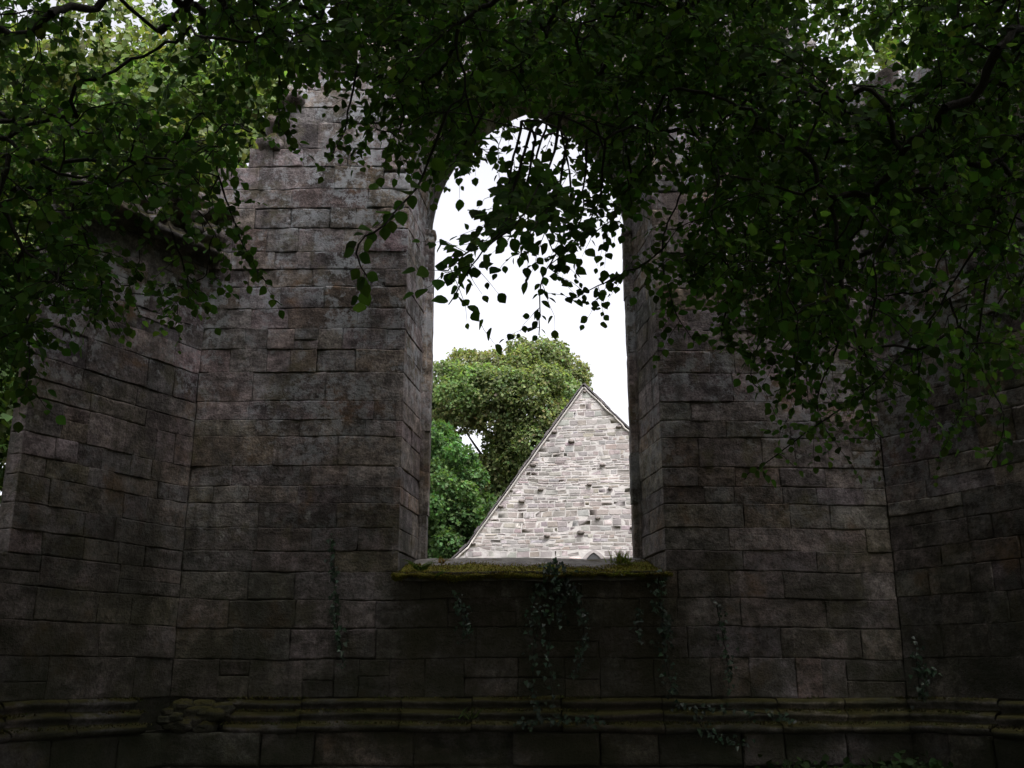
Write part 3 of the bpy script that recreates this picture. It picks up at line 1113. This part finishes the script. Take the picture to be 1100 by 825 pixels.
overhanging_tree('dark tree trailing dense drooping boughs across the top of the tall window',
                 [[(6.6, 2.1, 5.0), (4.7, 4.0, 6.6), (2.9, 5.5, 7.4), (1.0, 6.4, 7.6), (-.5, 7.0, 7.5)],
                  [(6.6, 2.1, 4.6), (5.2, 4.4, 5.8), (4.4, 6.4, 5.9), (3.6, 7.4, 5.3)],
                  [(6.5, 2.2, 6.5), (3.6, .2, 8.8), (.6, -2.0, 9.8)],
                  [(6.5, 2.2, 5.5), (6.6, -1.2, 7.0), (4.6, -5.2, 8.2)],
                  [(6.3, 2.3, 7.2), (4.2, 4.6, 8.8), (2.0, 6.6, 9.2)]],
                 [(7.1, 1.6, -.1), (6.8, 1.9, 2.5), (6.6, 2.1, 5.0), (6.3, 2.3, 8.0), (6.1, 2.4, 10.0)],
                 ~side_in, ~side_out, [s for s in SPRAYS if s[0]])


# ------------------------------------------------------------------ trees beyond the walls
def clump_tree(name, label, base, lobes, mat, leaf, per, trunk_r, limb_col=None, cat='tree', group=None, flat=.8, inner=.25):
    """crown of leafy lobes (centre, radius), each on its own limb; leaves lie on the outside of every lobe"""
    root = empty(name, base, label, cat, group)
    base = np.asarray(base, float)
    fol, wood = MB(), MB()
    lobes = np.asarray(lobes, float)
    zt = lobes[:, 2].max()
    cen = lobes[:, :3].mean(0)
    fork = base + np.array([0, 0, (lobes[:, 2].min() - base[2]) * .7])
    axis = smooth_path([base - [0, 0, .2], fork, (fork + cen) / 2 + rng.normal(0, .1, 3), [cen[0], cen[1], zt - .8]], .5)
    tr = MB()
    tube(tr, axis, np.linspace(trunk_r, trunk_r * .2, len(axis)), 10, rough=.05)
    tr.build('trunk', M_BARK, root)
    for (x, y, z, r) in lobes:
        c = np.array([x, y, z])
        ia = np.argmin(np.abs(axis[:, 2] - max(fork[2], z - np.hypot(x - cen[0], y - cen[1]) * .9 - r * .5)))
        a = axis[ia]
        mid = (a + c) / 2 + [0, 0, -.12 * r] + rng.normal(0, .1 * r, 3)
        tube(wood, smooth_path([a, mid, c], .5), np.linspace(trunk_r * .22, trunk_r * .05, len(smooth_path([a, mid, c], .5))), 5)
        n = int(per * r * r)
        D = rand_dir(n)
        D[:, 2] = D[:, 2] * .9 + .18
        D = nrm(D)
        rr = r * (1 - inner * rng.random(n) ** 2.0) * (1 + .5 * fbm(D * 1.4 + c, 1.8, 5, 3))
        P = c + D * rr[:, None] * np.array([1, 1, flat])
        L = nrm(D * .5 + rng.normal(0, .6, (n, 3)) + [0, 0, -.35])
        Nn = nrm(D + [0, 0, .45] + rng.normal(0, .45, (n, 3)))
        hue = (1 + .10 * rng.normal()) * (1 + .05 * rng.normal(0, 1, 3))
        leaves(fol, P, L, Nn, leaf * rng.uniform(.6, 1.3, n), DIAM, .95, col=hue)
    wood.build('limbs', M_BARK, root)
    fol.build('crown', mat, root)
    return root


def lobes_in(cx, cy, cz, rx, ry, rz, n, r0, r1, shell=.55):
    out = []
    while len(out) < n:
        d = rng.uniform(-1, 1, 3)
        m = np.linalg.norm(d)
        if m > 1 or m < shell * rng.random(): continue
        r = rng.uniform(r0, r1)
        p = np.array([cx + d[0] * (rx - r * .7), cy + d[1] * (ry - r * .7), cz + d[2] * (rz - r * .6)])
        if any(np.linalg.norm(p - q[:3]) < .62 * (r + q[3]) for q in out) and rng.random() < .93: continue
        out.append([*p, r])
    return out


def px_lobes(items, Y):
    """lobes given where the photograph shows them, with a real size and their own depth"""
    out = []
    for (x, y, r, dy) in items:
        out.append([*at(x, y, Y + dy), 1.12 * r * (Y + dy) / FPX / .96])
    return out


big = px_lobes([(583, 392, 24, 0), (610, 405, 20, 1), (560, 400, 22, -.6), (530, 400, 22, 0), (503, 400, 24, 1), (478, 415, 24, 0), (466, 440, 22, -.5),
                (500, 425, 26, -1.8), (535, 425, 26, -2.2), (570, 425, 26, -2.4), (599, 425, 22, -1.5), (619, 411, 13, .5), (611, 445, 17, 0),
                (590, 450, 24, -2.4), (575, 475, 20, -2.6), (600, 470, 22, -2.2), (490, 448, 20, -1.6), (528, 450, 18, -1.8), (470, 462, 16, 0),
                (580, 500, 20, -2.0), (555, 500, 20, -1.0), (545, 520, 22, 0), (600, 500, 24, 0), (565, 535, 24, 0), (535, 480, 14, .5), (615, 520, 26, 1),
                (440, 430, 26, 0), (430, 470, 26, 0), (455, 495, 16, .5), (525, 545, 24, .8), (590, 545, 28, 1), (550, 570, 26, .6), (515, 505, 14, 1.2),
                (508, 444, 14, 1.5), (474, 492, 13, 1.5), (520, 520, 24, 1.2), (555, 470, 16, 1.5), (500, 540, 24, 1.5), (540, 560, 26, 1), (470, 520, 24, 1.6), (575, 520, 24, -1), (545, 480, 17, -1.2), (550, 455, 15, -2), (530, 505, 18, -.6), (420, 520, 26, 1), (560, 380, 15, .6), (596, 380, 14, .3), (545, 415, 18, -2.6), (585, 410, 18, -2.6), (515, 410, 18, -2)], 50)
clump_tree('linden_tree', 'big round crowned tree with yellowish leaves rising behind the pale gable', (-.2, 50.3, 0), big, M_LINDEN, .17, 1900, .45, flat=.95)
brt = px_lobes([(470, 463, 10, 0), (484, 474, 9, .3), (500, 490, 9, -.3), (512, 514, 10, 0), (521, 541, 10, .3), (527, 563, 8, 0), (479, 462, 6, .5), (507, 499, 7, .4), (464, 470, 9, -.8),
                (490, 487, 9, -1.2), (476, 520, 12, -1.6), (500, 530, 11, -1.4), (480, 585, 13, -1.6), (505, 556, 10, -1.2), (466, 545, 12, -1.8), (472, 488, 18, 0), (488, 512, 17, -.3), (465, 520, 24, -.5), (502, 542, 16, .2), (485, 555, 28, -.6), (460, 565, 30, -.2), (505, 572, 20, .2),
                (490, 595, 28, -.2), (465, 610, 30, 0), (440, 520, 30, .3), (435, 570, 34, .3), (520, 600, 18, .5), (515, 635, 30, 0), (470, 655, 36, 0), (430, 640, 36, .2)], 38)
clump_tree('leafy_tree', 'fresh bright green tree between the window jamb and the pale gable', (-3.0, 38.4, 0), brt, M_BRIGHT, .15, 2400, .2, flat=.95)
clump_tree('leafy_tree', 'tall pale green tree lit behind the broken side wall', (-8.7, 18, 0), lobes_in(-8.6, 18, 9.6, 3.6, 2.6, 6.0, 46, .9, 1.4), M_BACK, .17, 800, .3, flat=.85,
           group='trees behind the apse')
clump_tree('leafy_tree', 'bushy tree rising close behind the rubble above the mossy ledge', (-5.2, 15.6, 0), lobes_in(-5.2, 15.8, 8.6, 2.3, 1.8, 5.2, 38, .7, 1.1), M_BACK, .16, 800, .16, flat=.85,
           group='trees behind the apse')
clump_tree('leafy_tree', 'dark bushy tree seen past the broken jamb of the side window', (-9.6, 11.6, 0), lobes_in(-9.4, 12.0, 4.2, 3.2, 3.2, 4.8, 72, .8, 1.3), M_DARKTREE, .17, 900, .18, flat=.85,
           group='trees behind the apse')
clump_tree('leafy_tree', 'tree showing through the leaf gaps above the wall with the trailing branches', (7.4, 16.5, 0), lobes_in(7.0, 16.5, 9.6, 3.8, 2.4, 5.0, 24, .8, 1.2), M_BACK, .17, 700, .28, flat=.85,
           group='trees behind the apse')

# ------------------------------------------------------------------ chapel
TH = math.radians(8)
AP = at(627, 415, 34)
gx, gy = math.cos(TH), -math.sin(TH)


def map_g(t, z, d):
    """gable plane: t along it from the apex line, d towards the viewer"""
    return np.column_stack([AP[0] + gx * t + gy * d, AP[1] + gy * t - gx * d, z])


def map_gw(t, z, d):
    q = np.column_stack([t, z])
    return map_g(t, z + .05 * fbm(q, .9, 301, 2) * np.clip((AZ - z) * 1.5, 0, 1), d)


chapel = empty('chapel', (AP[0], AP[1], 0), 'pale stone chapel with steep gable seen through the window', 'chapel')
AZ = AP[2]
EAVL, EAVR = -4.05, 4.6
KZ, EZ = AZ - 1.36 * 4.05, 5.28


def gl(z):
    if z < 4.9: return -4.62
    return max(-(AZ - z) / 1.36, -4.05) if z > KZ else -4.05 - (KZ - z) / (KZ - EZ) * .58


def gr(z): return min((AZ - z) / 1.085, 4.9)


mb = MB()
z = 0.0
while z < AZ - .12:
    h = float(rng.choice([.08, .11, .14, .17, .21]))
    z1 = min(z + h, AZ - .05)
    a0, a1, b0, b1 = gl(z), gl(z1), gr(z), gr(z1)
    js = split_span((a0 + a1) / 2, (b0 + b1) / 2, .13, .46)
    for i in range(len(js) - 1):
        l0, l1 = (a0, a1) if i == 0 else (js[i],) * 2
        r0, r1 = (b0, b1) if i == len(js) - 2 else (js[i + 1],) * 2
        zm, xm = (z + z1) / 2, (l0 + r0) / 2
        if z < 5.5 and z > 2.0 and abs(xm - .22) < .44: continue
        if z < 2.0 and rng.random() < .0: continue
        sk = rng.normal(0, .02)
        block(mb, map_gw, (l0, l1 + (sk if i else 0), r0, r1, z + rng.normal(0, .008), z1), .2, gap=rng.uniform(.008, .024), rnd=.005, rough=.006, skirt=.02, off=.004,
              tilt=.003, wobble=.032, col=rand_col(CPAL, CPALW, .07))
    z = z1
gw = mb.build('gable_wall', M_CHAPEL, chapel)
core = MB()
zz = np.concatenate([[-.2], np.linspace(EZ, AZ - .02, 40)])
V = np.vstack([map_g(np.array([gl(q), gr(q)]), np.array([q, q]), np.array([-.006, -.006])) for q in zz])
core.add(V, grid_faces(len(zz), 2))
for e in (-4.6, 4.88):
    core.add(map_g(np.full(4, e), np.array([-.2, -.2, EZ, EZ]), np.array([-.012, -12, -12, -.012])), [[0, 1, 2, 3]])
core.add(map_g(np.array([-4.6, 4.88, 4.88, 0, -4.6]), np.array([-.2, -.2, EZ, AZ - .1, EZ]), np.full(5, -12.)), [[0, 1, 2, 3, 4]])
core.build('wall_core', M_CMORTAR, gw, smooth=False)
# roof, slate edge and pale verge fillet
rf = MB()
for line in ([(-4.75, EZ - .10), (-4.10, KZ + .0), (0, AZ + .07)], [(0, AZ + .07), (gr(6.4) + .05, 6.4)]):
    for (t0, z0), (t1, z1) in zip(line[:-1], line[1:]):
        L = math.hypot(t1 - t0, z1 - z0)
        nx_, nz_ = -(z1 - z0) / L, (t1 - t0) / L
        th = .05
        n = max(2, int(L / .25))
        for k in range(n):
            s0, s1 = k / n, (k + 1) / n
            j = rng.normal(0, .012)
            q = []
            for (s, w) in ((s0, 0), (s1, 0), (s1, th + j), (s0, th + j)):
                q.append((t0 + (t1 - t0) * s + nx_ * w, z0 + (z1 - z0) * s + nz_ * w))
            q = np.array(q)
            o = .06 + rng.normal(0, .008)
            V = np.vstack([map_g(q[:, 0], q[:, 1], np.full(4, o)), map_g(q[:, 0], q[:, 1], np.full(4, -12.3))])
            rf.add(V, [[0, 1, 2, 3], [0, 4, 5, 1], [1, 5, 6, 2], [2, 6, 7, 3], [3, 7, 4, 0]])
roof = rf.build('roof', M_SLATE, chapel, smooth=False)
for line in ([(-4.66, EZ - .08), (-4.08, KZ - .05), (-.02, AZ - .03)], [(.02, AZ - .03), (gr(6.6), 6.6)]):
    vg = MB()
    P = smooth_path([map_g(np.array([t]), np.array([zq - .03]), np.array([.03]))[0] for t, zq in line], .2) if len(line) == 2 else \
        np.vstack([np.linspace(map_g(np.array([a[0]]), np.array([a[1] - .03]), np.array([.03]))[0], map_g(np.array([b[0]]), np.array([b[1] - .03]), np.array([.03]))[0], 12)
                   for a, b in zip(line[:-1], line[1:])])
    tube(vg, P + rng.normal(0, .010, P.shape), .034, 6)
    vg.build('verge', M_VERGE, roof)
# window head of the chapel
wd = MB()
zz = []
hw, sz = .36, 4.86
RW = 1.9 * hw
for x in np.linspace(-hw, 0, 9):
    zz.append((x, sz + math.sqrt(max(RW * RW - (x - (RW - hw)) ** 2, 0))))
arc = zz + [(-x, q) for x, q in zz[::-1][1:]]
full = [(-hw, 2.2)] + arc + [(hw, 2.2)]
pts = np.array(full)
outer = pts.copy(); outer[:, 0] *= 1.32; outer[1:-1, 1] += .10
n = len(pts)
V = np.vstack([map_g(pts[:, 0] + .22, pts[:, 1], np.full(n, .035)), map_g(outer[:, 0] + .22, outer[:, 1], np.full(n, .035)), map_g(pts[:, 0] + .22, pts[:, 1], np.full(n, -.25)),
               map_g(outer[:, 0] + .22, outer[:, 1], np.full(n, -.02))])
F = []
for i in range(n - 1):
    F += [[i, i + 1, n + i + 1, n + i], [i, 2 * n + i, 2 * n + i + 1, i + 1], [n + i, n + i + 1, 3 * n + i + 1, 3 * n + i]]
wd.add(V, F, CPAL[5])
win = wd.build('window', M_CHAPEL, chapel, smooth=False)
gm = MB()
gm.add(map_g(pts[:, 0] * 1.02 + .22, pts[:, 1], np.full(n, -.0)), [list(range(n))])
gm.build('pane', M_DARK, win, smooth=False)
# stones left projecting from the gable
for k, (x, y, r) in enumerate([(614, 473, 4.0), (581, 524, 3.5), (561, 536, 4.0), (633, 520, 3.2), (642, 556, 3.2), (588, 574, 3.4), (624, 571, 4.5), (647, 499, 3.4), (679, 567, 3.5),
                               (655, 525, 2.6), (596, 462, 3.6), (573, 497, 3.8), (538, 541, 3.0), (508, 581, 3.0), (664, 459, 3.2), (628, 420, 2.4), (680, 508, 2.4)]):
    P = at(x, y, 34)
    t = ((P[0] - AP[0])) / gx
    mb = MB()
    lump(mb, map_g(np.array([t]), np.array([P[2] - .03]), np.array([.04]))[0], r * .021, CPAL[4] * .5, k + 400, (1.35, .9, .7), 8)
    mb.build('putlog_stone', M_PUTLOG, chapel)

# ------------------------------------------------------------------ ground
gd = MB()
gxs = np.concatenate([np.linspace(-400, -14, 20), np.linspace(-13, 13, 90), np.linspace(14, 400, 20)])
gys = np.concatenate([np.linspace(-300, -14, 18), np.linspace(-13, 13, 90), np.linspace(14, 600, 26)])
GX, GY = np.meshgrid(gxs, gys)
GZ = .05 * fbm(np.column_stack([GX.ravel(), GY.ravel()]), .9, 61, 4) - .02
gd.add(np.column_stack([GX.ravel(), GY.ravel(), GZ]), grid_faces(len(gys), len(gxs)))
tag(gd.build('ground', M_GROUND), kind='structure')

# ------------------------------------------------------------------ moss, ivy, little plants
def blades(mb, P, h, spread=.5, w=.006, col=(1, 1, 1), lean=(0, 0, 0), curve=.5):
    n = len(P)
    D = nrm(np.array([0, 0, 1.]) + rng.normal(0, spread, (n, 3)) + np.asarray(lean))
    S = nrm(np.cross(D, rand_dir(n)))
    H = h * rng.uniform(.5, 1.3, n)[:, None]
    g = np.array([0, 0, -1.]) * curve
    p1 = P + D * H * .5
    p2 = P + D * H + g * H * .35
    V = np.stack([P - S * w, P + S * w, p1 + S * w * .7, p1 - S * w * .7, p2], 1).reshape(-1, 3)
    off = (np.arange(n) * 5)[:, None]
    c = np.repeat(np.clip(1 + .3 * rng.normal(0, 1, (n, 1)), .3, 2) * np.asarray(col) * (1 + .12 * rng.normal(0, 1, (n, 3))), 5, 0)
    n0 = mb.n
    mb.v.append(V); mb.c.append(c)
    F = off + np.array([0, 1, 2, 3])
    mb.li.append((F + n0).ravel()); mb.lt.append(np.full(n, 4, np.int64))
    F = off + np.array([3, 2, 4])
    mb.li.append((F + n0).ravel()); mb.lt.append(np.full(n, 3, np.int64))
    mb.n += n * 5


mo = MB()
ny, nx = 30, 150
X = np.linspace(CWIN - HF - .05, CWIN + HF + .05, nx)
Yr = np.linspace(0, 1, ny)
XX, TT = np.meshgrid(X, Yr)
depth = .66 + .35 * fbm(np.column_stack([X, X * 0]), 1.2, 21, 3) + .25 * np.clip((X - .9) / .6, 0, 1)
YY = 10.93 + TT * depth[None]
q = np.column_stack([XX.ravel(), YY.ravel()])
th = (.035 + .03 * fbm(q, 5, 22, 4)) * (1 - TT.ravel() ** 3)
ZZ = sill_z(XX.ravel(), np.maximum(YY.ravel(), 10.955)) + th - .012
V = np.column_stack([XX.ravel(), YY.ravel(), ZZ])
mo.add(V, grid_faces(ny, nx))
hang = V[:nx].copy()
rows = [hang]
for k in range(1, 6):
    r = hang.copy()
    r[:, 2] -= (.009 * k) * (1 + 1.6 * fbm(np.column_stack([X, X * 0 + k * .05]), 3.2, 25, 3))
    r[:, 1] += -.02 * math.sin(k * .8) + .012 * fbm(np.column_stack([X, X * 0 + k]), 9, 26, 2)
    rows.append(r)
mo.add(np.vstack(rows), grid_faces(6, nx))
i = rng.integers(0, len(V), 7000)
blades(mo, V[i] + rng.normal(0, .01, (len(i), 3)), .028, .6, .004)
R = np.vstack(rows[1:])
i = rng.integers(0, len(R), 2600)
blades(mo, R[i] + rng.normal(0, .006, (len(i), 3)), .03, .6, .004, lean=(0, -.6, -.8))
tag(mo.build('moss', M_MOSS), 'yellow green moss carpeting the sill of the tall window', 'moss', kind='stuff')
mo = MB()
for mapf, a, b in ((map_c, -2.95, 4.1), (map_l, .4, 3.5), (map_r, .0, 3.5)):
    for (zc, dc, cov, w) in ((1.347, .03, .45, .03), (1.226, .10, .5, .03), (1.105, .18, .85, .05)):
        us = np.arange(a, b, .03)
        for u in us:
            cv = fbm(np.array([[u * 1.0, zc * 5]]), 1.6, 51, 3)[0]
            if cv > cov - .35: continue
            k = rng.integers(5, 12)
            dd = dc + rng.uniform(-w, w, k) + (.03 if mapf is map_c and u > -1.15 else 0)
            P = mapf(u + rng.uniform(-.02, .02, k), np.full(k, zc) + rng.uniform(-.02, .004, k), dd)
            blades(mo, P, .032, .8, .006, lean=(0, -.3, 0))
tag(mo.build('moss', M_DMOSS), 'dark moss tufts along the moulded foot of the walls', 'moss', kind='stuff')


def ivy(label, paths, n, spread, size=.046, group='ivy strands on the wall'):
    """paths: lists of (px, py) on the wall; stems creep over the stone and carry lobed leaves"""
    P0 = at(*paths[0][0], 10.95)
    root = empty('ivy', P0, label, 'ivy', group)
    st, lf = MB(), MB()
    tot = sum(len(p) for p in paths)
    for pth in paths:
        Q = []
        for (x, y) in pth:
            if x > 960 :
                A = at(x, y, 10.4); B = at(x, y, 9.6)
                fa = (A[0] - CRN[0]) * -.848 + (A[1] - CRN[1]) * -.53
                fb = (B[0] - CRN[0]) * -.848 + (B[1] - CRN[1]) * -.53
                t = fa / (fa - fb)
                p = A + (B - A) * t
                p[:2] += np.array([-.848, -.53]) * .05
            else:
                p = at(x, y, 10.95 if y < 752 else 10.74)
            Q.append(p)
        P = smooth_path(Q, .06)
        P[:, 0] += np.cumsum(rng.normal(0, .008, len(P)))
        P[:, 1] += rng.normal(0, .006, len(P))
        tube(st, P, np.linspace(.007, .003, len(P)), 4)
        m = int(n * len(pth) / tot)
        i = rng.integers(0, len(P), m)
        B = P[i] + np.column_stack([rng.normal(0, spread, m), -np.abs(rng.normal(0, .025, m)) - .015, rng.normal(0, .03, m)])
        D = nrm(np.column_stack([rng.normal(0, .55, m), -.25 + rng.normal(0, .2, m), -.8 + rng.normal(0, .4, m)]))
        Nn = nrm(np.column_stack([rng.normal(0, .35, m), -.8 + rng.normal(0, .2, m), .5 + rng.normal(0, .3, m)]))
        leaves(lf, B, D, Nn, size * rng.uniform(.5, 1.25, m), IVY, .9, .15, .1, cvar=.35)
    st.build('stem', M_BARK, root)
    lf.build('leaves', M_IVY, root)


ivy('slim ivy strand climbing the plain stones beside the window, clear of the sill', [[(368, 712), (364, 680), (361, 630), (360, 575)]], 120, .025)
ivy('thick ivy mass spilling from the middle of the mossy sill to the moulding',
    [[(602, 604), (592, 640), (578, 690), (575, 740), (580, 772)], [(592, 606), (575, 640), (570, 670)], [(606, 606), (610, 635), (600, 668)], [(598, 604), (590, 700), (595, 760)],
     [(585, 610), (600, 625), (618, 640)]], 270, .045, .05)
ivy('thin ivy strand hanging just beside the thick middle ivy', [[(617, 632), (622, 655), (628, 690), (622, 725)]], 90, .035)
ivy('short wispy ivy strand under the fern end of the sill', [[(490, 640), (497, 660), (497, 690)], [(500, 650), (506, 690)]], 70, .03, .042)
ivy('ivy strand falling from the sill corner under the plain jamb to the moulding', [[(708, 616), (712, 650), (716, 680), (722, 720), (730, 760)], [(716, 660), (712, 690)]], 150, .04)
ivy('small ivy sprig alone on the dark stones between two longer strands', [[(688, 656), (685, 668), (690, 685)]], 34, .03, .042)
ivy('sparse ivy strand on plain wall stones beyond the sill corner', [[(770, 650), (778, 690), (782, 740)]], 80, .035, .042)
ivy('ivy creeping up the inner corner of the walls from the moulding', [[(990, 745), (988, 715), (986, 688)], [(994, 750), (1002, 720)]], 90, .04)
ivy('low ivy spreading along the moulding straight below the thick ivy', [[(560, 778), (590, 772), (640, 774)]], 80, .05, .042)
ivy('low ivy straggling over the moulding to the right of the window', [[(740, 760), (790, 762), (850, 770)], [(745, 762), (760, 785), (800, 798)]], 110, .05, .042)


def tuft(name, label, cat, P0, n, h, spread, col, lean=(0, 0, 0), w=.006, r=.05, group='small plants rooted in the stonework'):
    mb = MB()
    P = P0 + np.column_stack([rng.normal(0, r, n), rng.normal(0, r * .5, n), rng.normal(0, .004, n)])
    blades(mb, P, h, spread, w, col, lean, .7)
    tag(mb.build(name, M_GRASS), label, cat, group)


def on_sill(px, y):
    x = at(px, 612, y)[0]
    return np.array([x, y, sill_z(np.array([x]), np.array([y]))[0] + .02])


tuft('grass_tuft', 'wispy grass tuft standing at the sill end against the shadowed jamb', 'grass', on_sill(668, 11.5), 90, .2, .45, (1, 1, .8))
tuft('grass_tuft', 'tiny grass tuft in the moss just left of the chapel window head', 'grass', on_sill(592, 11.3), 30, .09, .5, (.9, 1, .8))
tuft('grass_tuft', 'long pale grass blades drooping over the sill lip', 'grass', on_sill(665, 10.95) + [0, 0, -.02], 16, .2, .5, (1.2, 1.2, .8), (.2, -1.2, -.4))
tuft('grass_tuft', 'grass clump growing on the moulding below the sill', 'grass', at(502, 772, 10.78), 24, .16, .6, (.35, .45, .4), (.2, -.3, 0), .007)


def frond_plant(name, label, cat, P0, n, L, col):
    root = empty(name, P0, label, cat, 'small plants rooted in the stonework')
    st, lf = MB(), MB()
    for k in range(n):
        a = rng.uniform(0, 2 * np.pi)
        d = np.array([math.cos(a) * .5, math.sin(a) * .35 - .25, 1.0])
        t = np.linspace(0, 1, 8)[:, None]
        l = L * rng.uniform(.6, 1.1)
        P = P0 + d * t * l + np.array([math.cos(a) * .6, math.sin(a) * .4 - .2, -1.0]) * t ** 2 * l * .55
        tube(st, P, np.linspace(.003, .001, 8), 3)
        m = 22
        s = np.repeat(np.linspace(.15, 1, m // 2), 2)
        B = np.column_stack([np.interp(s, t[:, 0], P[:, c]) for c in range(3)])
        T = nrm(np.column_stack([np.interp(s, t[:, 0], np.gradient(P[:, c])) for c in range(3)]))
        sd = np.where(np.arange(m) % 2, 1., -1.)[:, None]
        S = nrm(np.cross(T, [0, 0, 1.]) + 1e-5)
        leaves(lf, B, nrm(S * sd + T * .4), nrm(np.cross(S, T) + rng.normal(0, .2, (m, 3))), l * .28 * (1.1 - s), DIAM, .45, col=col)
    st.build('stems', M_GRASS, root)
    lf.build('fronds', M_GRASS, root)


frond_plant('fern', 'small bright fern at the corner where sill meets the lit jamb', 'fern', on_sill(452, 11.1), 10, .28, (.8, 1.1, .8))
frond_plant('fern', 'reddish brown withered weed behind the small bright fern', 'weed', on_sill(474, 11.5), 6, .17, (1.3, .6, .6))
frond_plant('fern', 'drooping fern over the sill lip below the bright fern', 'fern', on_sill(470, 10.96) + [0, -.02, -.05], 8, .2, (.5, .8, .6))

und = MB()
for k in range(1800):
    if k % 3:
        u = rng.uniform(1.0, 4.1); P = np.array([u, 10.6 - abs(rng.normal(0, .35)), .0])
    else:
        u = rng.uniform(0, 3.2); P = map_r(np.array([u]), np.array([0.]), np.array([.35 + abs(rng.normal(0, .3))]))[0]
    hgt = rng.uniform(.1, .72) * (1 if P[0] > 2.4 else .8)
    d = nrm(rng.normal(0, 1, (4, 3)) + [0, 0, -.2])
    leaves(und, P + np.array([0, 0, hgt]) + rng.normal(0, .05, (4, 3)), d, nrm(np.array([0, -.3, .8]) + rng.normal(0, .4, (4, 3))), rng.uniform(.04, .09, 4), HEX)
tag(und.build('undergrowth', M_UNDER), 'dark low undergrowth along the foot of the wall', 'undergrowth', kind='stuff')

# ------------------------------------------------------------------ light, sky, camera
SUN_EL, SUN_AZ = math.radians(62), math.radians(150)      # azimuth clockwise from +Y: high, on the right, a little behind the viewer
w = bpy.data.worlds.new('World')
SC.world = w
w.use_nodes = True
nt = w.node_tree
nt.nodes.clear()
g = N(nt)
sky = g.node('ShaderNodeTexSky', sky_type='NISHITA', sun_disc=False, sun_elevation=SUN_EL, sun_rotation=SUN_AZ, air_density=1.0, dust_density=6.0, ozone_density=1.0)
bw = g.node('ShaderNodeRGBToBW')
nt.links.new(sky.outputs[0], bw.inputs[0])
grey = g.mix(1.0, g.grey(bw.outputs[0]), (1.0, .975, 1.0), 'MULTIPLY')
over = g.mix(.88, sky.outputs[0], grey)                     # an overcast sky: nearly colourless
bg = g.node('ShaderNodeBackground')
nt.links.new(over, bg.inputs['Color'])
bg.inputs['Strength'].default_value = .15
o = g.node('ShaderNodeOutputWorld')
nt.links.new(bg.outputs[0], o.inputs['Surface'])

sl = bpy.data.lights.new('sun', 'SUN')
sl.energy = .9
sl.angle = math.radians(35)
sl.color = (1, .96, .92)
so = bpy.data.objects.new('sun', sl)
COL.objects.link(so)
from mathutils import Vector
sd = Vector((math.sin(SUN_AZ) * math.cos(SUN_EL), math.cos(SUN_AZ) * math.cos(SUN_EL), math.sin(SUN_EL)))
so.rotation_euler = sd.to_track_quat('Z', 'Y').to_euler()
so.location = tuple(sd * 60)

cam = bpy.data.cameras.new('camera')
cam.sensor_width = 36
cam.lens = 36 * FPX / 1100
cam.clip_end = 2000
co = bpy.data.objects.new('camera', cam)
COL.objects.link(co)
co.location = tuple(EYE)
co.rotation_euler = (math.radians(90) + PITCH, 0, 0)
SC.camera = co

SC.view_settings.view_transform = 'Standard'
SC.view_settings.look = 'None'
SC.view_settings.exposure = 2.0
SC.view_settings.gamma = 1.0
SC.render.film_transparent = False
SC.cycles.use_denoising = True
SC.cycles.max_bounces = 6
SC.cycles.diffuse_bounces = 4
SC.cycles.transmission_bounces = 5
SC.cycles.glossy_bounces = 2
SC.cycles.caustics_reflective = False
SC.cycles.caustics_refractive = False
